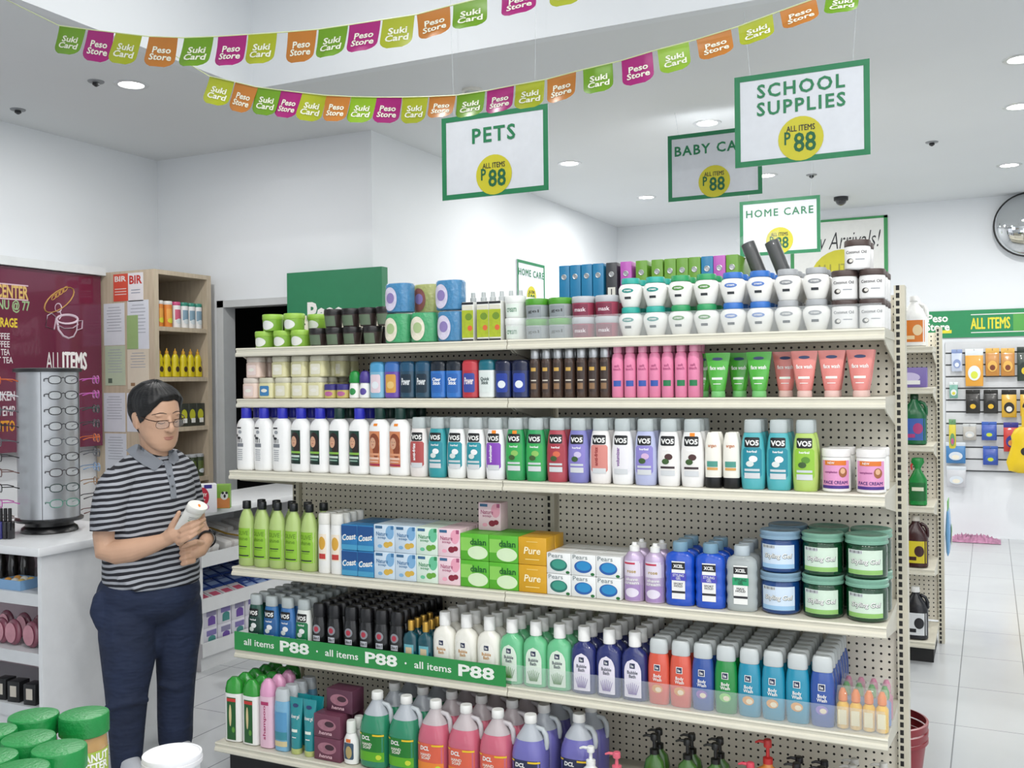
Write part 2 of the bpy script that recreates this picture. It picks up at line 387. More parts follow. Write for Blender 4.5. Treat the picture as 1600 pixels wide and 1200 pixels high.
def lime_bottle():
    t = T('shampoo_bottle', 'bottle', 'pale lime bottle with black cap', .076, .056, .257)
    sec = [(0, .034, .024), (.005, .038, .028), (.12, .038, .028), (.16, .0365, .027), (.19, .031, .0235), (.212, .021, .018), (.222, .0145, .0135), (.226, .0135, .0135)]
    t.p('body', loft(sec), M('b4cc7c', .3, coat=.3))
    t.p('cap', loft([(.2265, .016, .016), (.228, .0172, .0172), (.255, .0165, .0165), (.257, .015, .015)]), M('14181a', .3))
    s = Surf(sec); l = t.p('front_label', patch(s, 0, .092, .07, .118, .0007), M('8fc233', .45), front=True)
    g = G(); d = M('5f8a1c', .5)
    g.add(*text(s, 'OLIVE', 0, .132, w=.05, h=.017, bold=.01), d).add(*text(s, 'shine', 0, .11, w=.046, h=.015, bold=.01), d)
    g.add(*patch(s, 0, .078, .04, .004, .001), INK).add(*patch(s, 0, .07, .034, .002, .001), d).add(*patch(s, 0, .042, .052, .005, .001), INK)
    t.p('lettering', g, parent=l, front=True)
    return t
def white_tube():
    t = T('lotion_bottle', 'bottle', 'slim white bottle with fruit label', .058, .04, .228)
    sec = [(0, .026, .018), (.004, .028, .0195), (.15, .028, .0195), (.18, .026, .0185), (.186, .0255, .018)]
    t.p('body', loft(sec), WHITE); t.p('cap', loft([(.1865, .026, .0185), (.19, .0265, .019), (.222, .026, .0185), (.228, .023, .016)]), OFFW)
    s = Surf(sec); l = t.p('front_label', patch(s, 0, .1, .036, .1, .0007), M('f3e6d2', .5), front=True)
    t.p('print', G().add(*patch(s, 0, .115, .03, .05, .0012, 'ellipse'), M('d9a53c', .5)).add(*patch(s, 0, .065, .03, .02, .0012), M('c23b34', .5)), parent=l, front=True)
    return t
def carton(name, desc, w, d, h, base, deco, cat='box', r=.0025):
    t = T(name, cat, desc, w, d, h); t.p('carton', rbox(w, d, h, r), M(base, .4)); s = Flat(-d/2)
    t.flat = True; g = G(); deco(g, s, w, h); t.p('front_print', g, front=True); return t
def _coast(g, s, w, h):
    g.add(*patch(s, 0, h*.76, w*.98, h*.4, .0004), M('1c4f8c', .4)).add(*patch(s, 0, h*.12, w*.98, h*.2, .0004), M('4a9ec6', .4))
    g.add(*text(s, 'Coast', 0, h*.52, w=w*.86, h=h*.24, bold=.03, shear=.25, rot=.12), WHITE)
def _nature(c1, c2, fruit):
    def f(g, s, w, h):
        g.add(*patch(s, w*.28, h*.72, w*.4, h*.5, .0004, 'ellipse'), M(c2, .5)).add(*patch(s, -w*.25, h*.9, w*.34, h*.1, .0006), M('39688f', .5))
        g.add(*text(s, 'Nature', -w*.1, h*.66, w=w*.55, h=h*.15, bold=.01), M(c1, .5)).add(*text(s, 'soap', -w*.1, h*.5, w=w*.4, h=h*.09, bold=.01), M(c1, .5))
        g.add(*patch(s, w*.12, h*.26, w*.3, h*.22, .0006, 'ellipse'), M(fruit, .5)).add(*patch(s, w*.3, h*.3, w*.24, h*.18, .0008, 'ellipse'), M(fruit, .5, var=.2)).add(*patch(s, -w*.2, h*.2, w*.22, h*.13, .0006, 'ellipse'), M(c2, .5))
        g.add(*patch(s, w*.4, h*.9, w*.14, h*.14, .0006), M(c1, .5))
    return f
def _dalan(g, s, w, h):
    g.add(*patch(s, w*.12, h*.3, w*.7, h*.5, .0004, 'ellipse'), M('d8edc4', .5)).add(*patch(s, -w*.28, h*.6, w*.4, h*.5, .0003), M('8ccf5a', .5))
    g.add(*text(s, 'dalan', w*.14, h*.7, w=w*.56, h=h*.24, bold=.02), M('0f5a23', .5))
def _pure(g, s, w, h):
    g.add(*text(s, 'Pure', 0, h*.52, w=w*.6, h=h*.26, bold=.02, shear=.15), M('fff3c8', .5)).add(*patch(s, 0, h*.2, w*.5, h*.03, .0006), M('f6dc86', .5)).add(*patch(s, 0, h*.84, w*.4, h*.02, .0006), M('f6dc86', .5))
def _pears(c, c2):
    def f(g, s, w, h):
        g.add(*text(s, 'Pears', -w*.12, h*.87, w=w*.6, h=h*.2, bold=.0), M('7f8a8c', .5))
        g.add(*patch(s, 0, h*.42, w*.72, h*.58, .0005, 'ellipse'), M(c2, .35)).add(*patch(s, w*.02, h*.46, w*.58, h*.44, .0009, 'ellipse'), M(c, .3)).add(*patch(s, w*.38, h*.1, w*.16, h*.14, .0006, 'ellipse'), M('1f6b34', .5))
    return f
def shave_can():
    t = T('spray_can', 'can', 'lilac shaving cream can', .07, .07, .19)
    sec = [(0, .032, .032), (.003, .034, .034), (.13, .034, .034), (.145, .031, .031), (.157, .022, .022), (.161, .018, .018)]
    t.p('body', loft(sec), M('c9b6d4', .3, .2)); t.p('cap', lathe([(.0165, .1615), (.0165, .178), (.009, .181), (.0075, .19)]), WHITE)
    s = Surf(sec); g = G().add(*patch(s, 0, .03, .062, .05, .0007), M('a98cc0', .4)).add(*patch(s, 0, .108, .062, .05, .0007), M('e3dbe8', .4)).add(*patch(s, 0, .03, .045, .03, .0012, 'ellipse'), M('e8e0ee', .5)); l = t.p('front_label', g, front=True)
    t.p('lettering', G().add(*text(s, 'shave\ncream', 0, .068, w=.045, h=.021, bold=.02), WHITE).add(*text(s, 'rose', 0, .098, w=.03, h=.008), M('b79a4e', .5)).add(*patch(s, -.008, .125, .04, .006, .001), M('c4304e', .5)), parent=l, front=True)
    return t
def wavy_gel(c, c2, desc, word, alpha=1):
    t = T('hair_gel_bottle', 'bottle', desc, .098, .062, .203)
    sec = []
    for i in range(15):
        z = .004+.15*i/14; k = 1-.055*(math.sin(z*2*math.pi/.036)*.5+.5); sec.append((z, .049*k, .03*k, 2.6))
    sec = [(0, .043, .026, 2.6)]+sec+[(.163, .042, .027, 2.4), (.17, .03, .024, 2.2), (.172, .024, .022, 2.1)]
    t.p('body', loft(sec, 32), M(c, .12, alpha=alpha, coat=.6)); t.p('cap', lathe([(.0235, .1725), (.0245, .175), (.0245, .198), (.022, .203)]), M('c4d0d6' if alpha < 1 else '7fa6bd', .2, alpha=.85))
    if alpha < 1: t.p('gel', loft([(z+.0005, rx*.95, ry*.93, n) for z, rx, ry, n in sec[:-3]], 32), M('c3ccca', .3, alpha=.5))
    s = Flat(-.0305); l = t.p('front_label', G().add(*patch(s, 0, .083, .043, .12, .0005), WHITE).add(*patch(s, 0, .128, .043, .022, .001), BLACK).add(*patch(s, 0, .094, .05, .024, .001), M(c2, .4)).add(*patch(s, 0, .045, .043, .007, .001), INK), front=True)
    g = G().add(*text(s, 'XCEL', 0, .128, w=.032, h=.011, bold=.04, eps=.0018), WHITE)
    g.add(*text(s, 'STYLING\nGEL', 0, .094, w=.036, h=.018, bold=.01, eps=.0018), WHITE if alpha == 1 else INK).add(*text(s, word, 0, .068, w=.03, h=.014, bold=.01, eps=.0018), INK)
    t.p('lettering', g, parent=l, front=True); return t
def gel_jar(c, lid, lab, desc):
    t = T('hair_gel_jar', 'jar', desc, .126, .126, .127)
    sec = [(0, .052, .052), (.004, .057, .057), (.01, .059, .059), (.09, .059, .059), (.098, .057, .057), (.101, .055, .055)]
    t.p('body', loft(sec, 36), M(c, .12, coat=.5))
    t.p('lid', lathe([(.0605, .1015), (.0625, .103), (.0625, .109), (.0605, .111), (.0605, .116), (.062, .118), (.062, .124), (.059, .127), (.053, .127), (.05, .1245)], 36), M(lid, .25, alpha=.92))
    s = Surf(sec); l = t.p('front_label', G().add(*patch(s, 0, .05, .096, .072, .0007, nx=17), M(lab, .45)).add(*patch(s, 0, .021, .096, .013, .0012, nx=17), M('8fc06a' if c[:2] == '0c' else '9cc4e4', .5)).add(*patch(s, -.026, .08, .04, .01, .0012), M('e9eef0', .5)), front=True)
    g = G()
    for k in range(9): g.add(*patch(s, -.042+.0042*k, .08, .0016+.001*(k % 3 == 0), .008, .0017, nx=2), INK)
    g.add(*text(s, 'Styling Gel', .002, .05, w=.082, h=.02, bold=.055, eps=.0013, shear=.12), M('2a3b38', .5)).add(*text(s, 'Styling Gel', .002, .051, w=.08, h=.019, bold=.02, eps=.0021, shear=.12), WHITE)
    t.p('lettering', g, parent=l, front=True); return t
def bubble(c, leaf, desc):
    t = T('bubble_bath_bottle', 'bottle', desc, .09, .06, .223)
    sec = [(0, .039, .025, 2.8), (.005, .044, .029, 2.8), (.12, .045, .03, 2.8), (.145, .043, .029, 2.6), (.16, .035, .025, 2.3), (.168, .022, .02, 2), (.174, .018, .018, 2)]
    t.p('body', loft(sec), M(c, .2, coat=.5)); t.p('cap', lathe([(.0195, .1745), (.021, .176), (.0205, .219), (.0185, .223)]), M('f1f1ee', .4))
    s = Surf(sec); l = t.p('front_label', patch(s, 0, .075, .058, .125, .0007, 'arch'), M('dfeedd' if c == '6cc48e' else 'ece6f2' if c == '262f6e' else 'f7f5ec', .45), front=True)
    g = G().add(*patch(s, 0, .116, .018, .017, .0012), M('232c4e', .5)).add(*text(s, 'la', 0, .116, w=.01, h=.009, eps=.0018), WHITE)
    g.add(*text(s, 'Bubble\nBath', 0, .088, w=.036, h=.024, bold=.02), M('c78a2c' if c == 'f3f1e6' else '2f3a4c', .5))
    for k in range(7): g.add(*tube([(.004*(k-3), s.y(.004*(k-3), .03)-.0012, .024), (.007*(k-3), s.y(.007*(k-3), .06)-.0012, .062-.003*abs(k-3))], [.0022, .0008], 5), M(leaf, .5))
    t.p('print', g, parent=l, front=True); return t
def body_wash(c, accent, desc):
    t = T('body_wash_bottle', 'bottle', desc, .074, .046, .212)
    sec = [(0, .031, .018, 2.6), (.004, .034, .021, 2.6), (.06, .0365, .023, 2.6), (.12, .036, .0225, 2.6), (.15, .033, .021, 2.5), (.164, .0295, .019, 2.4)]
    t.p('body', loft(sec), M(c, .16, coat=.5)); t.p('cap', loft([(.1645, .029, .0185, 2.5), (.168, .0305, .0195, 2.5), (.198, .0295, .019, 2.5), (.209, .027, .017, 2.4), (.212, .023, .014, 2.4)]), M('e0e6e6', .22, alpha=.75))
    s = Surf(sec); g = G().add(*patch(s, 0, .12, .021, .021, .0009), WHITE).add(*patch(s, 0, .12, .017, .017, .0014), M('232c4e', .5)).add(*text(s, 'la', 0, .12, w=.01, h=.009, eps=.002), WHITE)
    g.add(*text(s, 'Body\nWash', 0, .088, w=.03, h=.023, bold=.02), WHITE).add(*patch(s, 0, .052, .036, .028, .0009, 'ellipse'), M(accent, .4)).add(*patch(s, .004, .05, .02, .016, .0014, 'ellipse'), M('f0e2c0', .4))
    t.p('front_print', g, front=True); return t
def men_bottle():
    t = T('shampoo_bottle', 'bottle', 'black shampoo bottle', .066, .044, .205)
    sec = [(0, .029, .018), (.004, .032, .021), (.08, .033, .022), (.13, .031, .021), (.155, .026, .0185)]
    t.p('body', loft(sec), M('121214', .25, coat=.4)); t.p('cap', loft([(.1555, .026, .0185), (.158, .0275, .0195), (.195, .0265, .0185), (.205, .022, .015)]), M('19191c', .3))
    s = Surf(sec); l = t.p('front_label', patch(s, 0, .11, .034, .034, .0007, 'ellipse'), M('8d8f96', .4), front=True)
    t.p('print', G().add(*patch(s, 0, .11, .02, .02, .0012, 'ellipse'), M('b4384a', .4)).add(*patch(s, 0, .075, .03, .02, .001), M('cfd1d8', .4)).add(*patch(s, 0, .05, .034, .012, .001), M('2a4a98', .4)).add(*text(s, '3in1', 0, .076, w=.024, h=.01, eps=.0018), INK), parent=l, front=True); return t
def oil_bottle():
    t = T('oil_bottle', 'bottle', 'teal oil bottle with gold cap', .06, .04, .18)
    sec = [(0, .027, .017, 3), (.003, .0295, .0195, 3), (.115, .03, .02, 3), (.13, .025, .0175, 2.4), (.138, .011, .011, 2), (.144, .0105, .0105, 2)]
    t.p('body', loft(sec), M('0d4a56', .15, coat=.5)); t.p('cap', lathe([(.0125, .1445), (.0125, .177), (.011, .18)]), GOLD)
    s = Surf(sec); t.p('front_label', G().add(*patch(s, 0, .06, .04, .07, .0007), M('6fb7c4', .4)).add(*patch(s, 0, .064, .026, .042, .0012), M('e0c9a4', .4)), front=True); return t
def tub(desc, w, h, body, lid, label, word=None, taper=.92, wc=None):
    t = T('cream_tub', 'jar', desc, w, w, h); r = w/2-.001; zl = h*.68
    sec = [(0, r*(taper-.05), r*(taper-.05)), (h*.05, r*taper, r*taper), (zl, r*.97, r*.97)]
    t.p('body', loft(sec), M(body, .3)); t.p('lid', lathe([(r*.98, zl+.0003), (r, zl+.002), (r, h-.003), (r*.95, h)]), M(lid, .35))
    s = Surf(sec)
    if label:
        l = t.p('front_label', patch(s, 0, zl*.5, w*.62, zl*.82, .0007, 'ellipse' if body == '86b440' else 'rect'), M(label, .45), front=True)
        if word: t.p('lettering', text(s, word, 0, zl*.52, w=w*.48, h=zl*.28, bold=.01), M(wc or '3a3a3a', .5), l, True)
    return t
def pear_jar(lid, lab, desc):
    t = T('cream_jar', 'jar', desc, .084, .074, .096)
    sec = [(0, .026, .024), (.003, .0285, .026), (.03, .037, .033), (.05, .0415, .0365), (.062, .041, .036), (.072, .035, .032), (.076, .029, .029)]
    t.p('body', loft(sec), M('f4f3ee', .3, coat=.3)); t.p('lid', lathe([(.03, .0765), (.0315, .078), (.031, .093), (.029, .096)]), M(lid, .4))
    s = Surf(sec); l = t.p('badge', patch(s, 0, .054, .04, .015, .0008, 'ellipse'), M(lab, .4), front=True)
    t.p('print', G().add(*text(s, 'cream', 0, .054, w=.024, h=.005, eps=.0015), WHITE).add(*patch(s, 0, .03, .022, .008, .001), M('2f3338', .5)), parent=l, front=True); return t
def coco_jar():
    t = T('coconut_oil_jar', 'jar', 'coconut oil jar with brown lid', .078, .078, .089)
    sec = [(0, .034, .034), (.004, .0375, .0375), (.066, .0375, .0375), (.07, .036, .036)]
    t.p('body', loft(sec), M('eeedeb', .3)); t.p('lid', lathe([(.037, .0703), (.0385, .072), (.0385, .086), (.0365, .089)]), M('4a3a36', .4))
    s = Surf(sec); t.p('lettering', G().add(*text(s, 'Coconut Oil', .0, .052, w=.058, h=.009, bold=.01), M('3a3a3e', .5)).add(*patch(s, -.017, .025, .02, .016, .0008, 'ellipse'), M('3d3835', .5)).add(*patch(s, -.014, .026, .012, .01, .0013, 'ellipse'), M('e8e4dc', .5)).add(*patch(s, .012, .03, .025, .003, .0008), GREY), front=True); return t
def jelly_jar(c, lid, lab, desc):
    t = T('petroleum_jelly_jar', 'jar', desc, .08, .06, .083)
    sec = [(0, .035, .025, 3.4), (.004, .0385, .0285, 3.4), (.056, .0385, .0285, 3.4), (.062, .0365, .027, 3)]
    t.p('body', loft(sec), M(c, .2, coat=.5)); t.p('lid', loft([(.0625, .0365, .027, 2.8), (.065, .038, .0285, 2.8), (.08, .0375, .028, 2.8), (.083, .0355, .026, 2.8)]), M(lid, .35))
    s = Surf(sec); l = t.p('front_label', patch(s, 0, .031, .046, .04, .0007, 'round'), M(lab, .4), front=True)
    t.p('print', patch(s, 0, .032, .03, .014, .0012, 'ellipse'), M('eceade', .4), l, True); return t
def mini_jar():
    t = T('petroleum_jelly_jar', 'jar', 'mini yellow jar with purple lid', .056, .044, .055); sec = [(0, .022, .018, 2.6), (.003, .026, .021, 2.6), (.032, .026, .021, 2.6)]
    t.p('body', loft(sec), M('c9b86a', .25)); t.p('lid', loft([(.0325, .027, .0215, 2.4), (.052, .027, .0215, 2.4), (.055, .024, .019, 2.4)]), M('39337c', .35))
    t.p('front_label', patch(Surf(sec), 0, .018, .036, .018, .0007, 'ellipse'), M('b8679a', .4), front=True); return t
def roll_on(cap, lab, desc):
    t = T('roll_on_deodorant', 'deodorant', desc, .047, .04, .105); sec = [(0, .02, .016), (.003, .0225, .019), (.03, .0225, .019), (.05, .0205, .018), (.058, .019, .017)]
    t.p('body', loft(sec), WHITE); t.p('cap', loft([(.0585, .0215, .0185), (.06, .023, .0195), (.085, .0225, .019), (.1, .016, .014), (.105, .006, .005)]), M(cap, .3))
    t.p('front_label', patch(Surf(sec), 0, .026, .028, .026, .0007, 'ellipse'), M(lab, .4), front=True); return t
def stick(body, cap, lab, desc, words=None, h=.137):
    t = T('deodorant_stick', 'deodorant', desc, .065, .034, h); zc = h*.72
    sec = [(0, .026, .012, 2.6), (.004, .031, .016, 2.6), (zc, .032, .0165, 2.6)]
    t.p('body', loft(sec), M(body, .25, coat=.3)); t.p('cap', loft([(zc+.0003, .032, .0165, 2.6), (h*.9, .0315, .016, 2.6), (h*.97, .028, .0135, 2.5), (h, .022, .009, 2.4)]), M(cap, .25, coat=.3))
    s = Surf(sec); g = G().add(*patch(s, 0, h*.4, .044, h*.5, .0007, 'round'), M(lab, .4)); l = t.p('front_label', g, front=True)
    if words:
        w_, c_ = words; t.p('lettering', text(s, w_, 0, h*.45, w=.036, h=.026, bold=.03, shear=.1), M(c_, .5), l, True)
    else: t.p('print', patch(s, 0, h*.36, .03, h*.2, .0012, 'ellipse'), M('e6c27a' if body == '6a4aa8' else 'e8eef2', .5), l, True)
    return t
def hair_spray(body, lab):
    t = T('hair_spray', 'bottle', 'brown spray bottle with silver cap', .042, .042, .175); sec = [(0, .018, .018), (.003, .0195, .0195), (.125, .0195, .0195), (.135, .017, .017)]
    t.p('body', loft(sec), M(body, .2, coat=.4)); t.p('cap', lathe([(.0165, .1353), (.0175, .137), (.017, .17), (.014, .175)]), SILVER)
    s = Surf(sec); l = t.p('front_label', patch(s, 0, .07, .026, .1, .0007), M(lab, .4), front=True)
    t.p('print', G().add(*patch(s, 0, .098, .018, .012, .0012), M('caa24e', .4)).add(*patch(s, 0, .06, .02, .004, .0012), M('d8d0c0', .4)).add(*patch(s, 0, .04, .02, .02, .0012), M('8a6a4a', .4)), parent=l, front=True); return t
def pink_bottle(c, desc):
    t = T('body_lotion_bottle', 'bottle', desc, .042, .034, .176); sec = [(0, .018, .014), (.003, .0203, .0163), (.125, .0203, .0163), (.142, .017, .0145), (.148, .012, .012)]
    t.p('body', loft(sec), M('e98aae', .3)); t.p('cap', lathe([(.0135, .1485), (.0145, .15), (.0145, .17), (.0115, .176)]), M('ec9db9', .35))
    s = Surf(sec); t.p('front_print', G().add(*patch(s, .002, .047, .025, .019, .0008), M(c, .4)).add(*text(s, 'soft\ntouch', .001, .1, w=.025, h=.02, eps=.001), M('b04a7a', .5)), front=True); return t
def flat_tube(c, cap, desc, w=.08, h=.142, lab=None):
    t = T('cosmetic_tube', 'tube', desc, w, .042, h)
    sec = [(.02, .0205, .018), (.024, .023, .019), (h*.4, w*.36, .0165), (h*.7, w*.43, .01), (h*.93, w*.49, .0028), (h, w*.5, .0016)]
    t.p('body', loft(sec), M(c, .2, coat=.5)); t.p('cap', loft([(0, .0215, .0195), (.002, .0225, .0205), (.018, .022, .02), (.0198, .02, .0178)]), M(cap, .3))
    s = Surf(sec); g = G().add(*patch(s, 0, h*.86, w*.42, h*.07, .0008, 'ellipse'), M('2c3f6c', .4)).add(*text(s, lab or 'face wash', 0, h*.66, w=w*.6, h=h*.09, eps=.001), WHITE).add(*patch(s, 0, h*.42, w*.42, h*.05, .0008), M('e9f2e6', .5)).add(*patch(s, 0, h*.3, w*.3, h*.015, .0008), WHITE)
    t.p('front_print', g, front=True); return t
def jug(c, lab, desc, word):
    t = T('soap_jug', 'jug', desc, .122, .11, .268)
    full = [(0, .05, .044, 3), (.006, .058, .052, 3), (.012, .06, .054, 3), (.14, .06, .054, 3), (.165, .057, .052, 2.6), (.195, .046, .043, 2.2), (.22, .03, .029, 2), (.234, .021, .021, 2), (.24, .0195, .0195, 2)]
    t.p('body', loft(full[:5]+[(.19, .048, .0445, 2.25)], cap=(1, 0)), M(c, .18, alpha=.93, coat=.4))
    t.p('shoulder', loft([(.1901, .048, .0445, 2.25)]+full[5:], cap=(0, 1)), M('cfc4c6' if c[0] == 'd' else 'c2c8cf', .25, alpha=.85))
    t.p('handle', tube([(.024, 0, .226), (.045, 0, .222), (.056, 0, .205), (.059, 0, .18), (.0575, 0, .162)], [.008, .009, .009, .009, .008], 10), M('d2cccf' if c[0] == 'd' else 'c9d0d4', .3, alpha=.9))
    t.p('cap', lathe([(.0205, .2405), (.022, .2425), (.0215, .264), (.0195, .268)]), WHITE)
    s = Surf(full); top = .082
    l = t.p('front_label', G().add(*patch(s, 0, .082, .104, .094, .0008), M(lab[0], .4)).add(*patch(s, 0, .046, .104, .034, .0013), M(lab[1], .4)), front=True)
    g = G().add(*text(s, 'DCL', -.016, .112, w=.036, h=.015, bold=.04, shear=.1, eps=.0018), WHITE).add(*patch(s, .032, .124, .04, .006, .0018), M('f0c92c', .4)).add(*patch(s, -.045, .124, .014, .005, .0018), M('f0c92c', .4))
    g.add(*text(s, word, -.012, .084, w=.042, h=.022, bold=.02, eps=.0018), M('f3f0e4', .5)).add(*patch(s, .035, .046, .02, .018, .002, 'ellipse'), M('c8d83a', .4))
    t.p('lettering', g, parent=l, front=True); return t
def pump(c, pc, desc, w=.074, h=.205, label=None):
    t = T('pump_bottle', 'bottle', desc, w, .05, h); k = h/.205
    sec = [(0, w*.45, .021, 2.6), (.004, w*.49, .0245, 2.6), (.1*k, w*.49, .0245, 2.6), (.128*k, w*.4, .021, 2.3), (.14*k, .016, .015), (.146*k, .014, .014)]
    t.p('body', loft(sec), M(c, .2, coat=.5))
    p_ = t.p('pump', [lathe([(.0155, .1465*k), (.0155, .16*k), (.006, .163*k), (.0055, .186*k)]), lathe([(.012, .186*k), (.013, .189*k), (.012, .203*k), (.01, h)])], M(pc, .3))
    t.p('nozzle', tube([(-.004, 0, .197*k), (-.026, -.002, .198*k), (-.036, -.003, .194*k)], [.006, .0045, .0035], 8), M(pc, .3), p_)
    t.p('front_label', patch(Surf(sec), 0, .065*k, w*.62, .07*k, .0008, 'round'), M(label or 'e6ead8', .4), front=True); return t
def gel_beads(c, lab, desc):
    t = T('bath_bead_pack', 'pack', desc, .112, .085, .113); sec = [(0, .05, .036, 3), (.004, .055, .0415, 3), (.106, .055, .0415, 3), (.113, .051, .037, 3)]
    t.p('tub', loft([(z*.96+.002, a*.95, b*.95, n) for z, a, b, n in sec]), M(c, .25, var=.2, scale=70, bump=.4)); t.p('wrapper', loft(sec), M('e8f2f2', .06, alpha=.07, var=0))
    t.p('front_label', G().add(*patch(Surf(sec), -.02, .052, .062, .088, .0008, 'ellipse'), M(lab, .4, var=.3, scale=60)).add(*patch(Surf(sec), -.018, .055, .036, .04, .0012, 'ellipse'), M('a9c08a' if c == '0d9c58' else '8f7fb6', .4)), front=True); return t
def spray_clear():
    t = T('spray_bottle', 'bottle', 'frosted spray bottle', .036, .036, .19); sec = [(0, .015, .015), (.003, .0165, .0165), (.13, .0165, .0165), (.142, .011, .011)]
    t.p('body', loft(sec), M('dfe3e2', .3)); t.p('cap', lathe([(.0115, .1425), (.0115, .17), (.0085, .172), (.0075, .19)]), M('d3d8d8', .3, alpha=.85)); return t
def oil_box():
    def f(g, s, w, h):
        g.add(*patch(s, 0, h*.96, w*.98, h*.06, .0005), INK).add(*patch(s, 0, h*.85, w*.9, h*.1, .0005), M('d9d6c4', .5)).add(*patch(s, 0, h*.44, w*.98, h*.7, .0004), M('a9b82c', .4, var=.3, scale=60)).add(*patch(s, w*.2, h*.33, w*.4, h*.14, .0008, 'ellipse'), M('d9653a', .5)).add(*patch(s, w*.1, h*.62, w*.6, h*.18, .0008, 'ellipse'), M('6f8f2a', .5)).add(*patch(s, 0, h*.03, w*.98, h*.04, .0008), INK)
    return carton('hair_oil_box', 'olive hair oil carton', .047, .047, .14, 'e4e5df', f)
def binder(c, desc, lab=None):
    t = T('ring_binder', 'binder', desc, .044, .27, .3); t.flat = True
    t.p('cover', [rbox(.044, .27, .3, .0025)], M(c, .35)); s = Flat(-.135)
    t.p('finger_ring', [tube([(.009*math.cos(a*math.pi/6), -.1355, .255+.009*math.sin(a*math.pi/6)) for a in range(12)], .0022, 6, closed=True), patch(s, 0, .255, .014, .014, .0006, 'ellipse')], SILVER, front=True)
    if lab: t.p('spine_label', G().add(*patch(s, 0, .175, .03, .062, .0006), OFFW).add(*patch(s, 0, .185, .004, .03, .001), INK).add(*patch(s, .0, .12, .03, .03, .0006), M(lab, .5)), front=True)
    return t
def tall_shampoo(cap, lab, desc, w=.085, h=.25):
    t = T('shampoo_bottle', 'bottle', desc, w, .056, h); sec = [(0, w*.42, .02, 3), (.004, w*.47, .025, 3), (h*.74, w*.47, .025, 3), (h*.76, w*.46, .0245, 3)]
    t.p('body', loft(sec), M('f1f1ed' if cap == '2f9a34' else 'ecc6d8', .3)); t.p('cap', loft([(h*.7605, w*.47, .0255, 2.6), (h*.82, w*.48, .026, 2.4), (h*.93, w*.4, .022, 2.2), (h, w*.16, .009, 2)]), M(cap, .18, coat=.5))
    s = Surf(sec); l = t.p('front_label', patch(s, 0, h*.37, w*.5, h*.66, .0007), M(lab, .4), front=True)
    g = G().add(*patch(s, 0, h*.66, w*.5, h*.05, .0012), M('cc3a34' if cap == '2f9a34' else 'b63a6a', .5))
    if cap == '2f9a34': g.add(*patch(s, -.004, h*.42, w*.14, h*.34, .0012, 'ellipse'), M('e2cf9a', .5)).add(*patch(s, .01, h*.2, w*.16, h*.09, .0012, 'ellipse'), M('5f9c3a', .5))
    else: g.add(*text(s, 'shampoo', 0, h*.38, w=h*.5, h=w*.24, bold=.02, rot=math.pi/2), M('b02f66', .5))
    t.p('print', g, parent=l, front=True); return t
def sky_bottle():
    t = T('shampoo_bottle', 'bottle', 'sky blue bottle with clear cap', .07, .05, .235); sec = [(0, .03, .02, 2.6), (.004, .033, .0235, 2.6), (.17, .034, .024, 2.6), (.19, .031, .0225, 2.4)]
    t.p('body', loft(sec), M('7db4d4', .2, coat=.4)); t.p('cap', loft([(.1905, .031, .022, 2.4), (.22, .0305, .0215, 2.4), (.235, .025, .017, 2.4)]), M('d2d9dc', .25, alpha=.85))
    s = Surf(sec); t.p('front_label', G().add(*patch(s, 0, .1, .06, .1, .0007), M('5d9dc8', .4)).add(*patch(s, 0, .06, .06, .03, .0012), M('3f8f9e', .4)).add(*patch(s, 0, .03, .06, .02, .0012), M('d8c89a', .4)), front=True); return t
def wash_bottle():
    t = T('lotion_bottle', 'bottle', 'small white bottle with picture label', .067, .046, .158); sec = [(0, .025, .016), (.004, .03, .021), (.05, .033, .022), (.09, .029, .021), (.108, .02, .016), (.113, .017, .0155)]
    t.p('body', loft(sec), WHITE); t.p('cap', lathe([(.0165, .1135), (.018, .115), (.0175, .153), (.0155, .158)]), M('e9ece4', .3)); s = Surf(sec)
    t.p('front_label', G().add(*patch(s, 0, .05, .042, .06, .0007, 'round'), M('3c5468', .4)).add(*patch(s, .002, .046, .026, .046, .0012, 'ellipse'), M('b5a06a', .5)).add(*patch(s, 0, .088, .02, .012, .0009), M('e0742c', .5)), front=True); return t
def maroon_box(c='6d3a4e'):
    def f(g, s, w, h): g.add(*patch(s, 0, h*.55, w*.7, h*.5, .0005, 'ellipse'), M('a4707e', .5, var=.3, scale=60)).add(*patch(s, w*.1, h*.6, w*.35, h*.25, .0009, 'ellipse'), M('402430', .5)).add(*text(s, 'henna', -w*.05, h*.2, w=w*.5, h=h*.16, shear=.2), M('e0b8c0', .5))
    return carton('hair_colour_box', 'maroon hair colour box', .118, .075, .085, c, f)
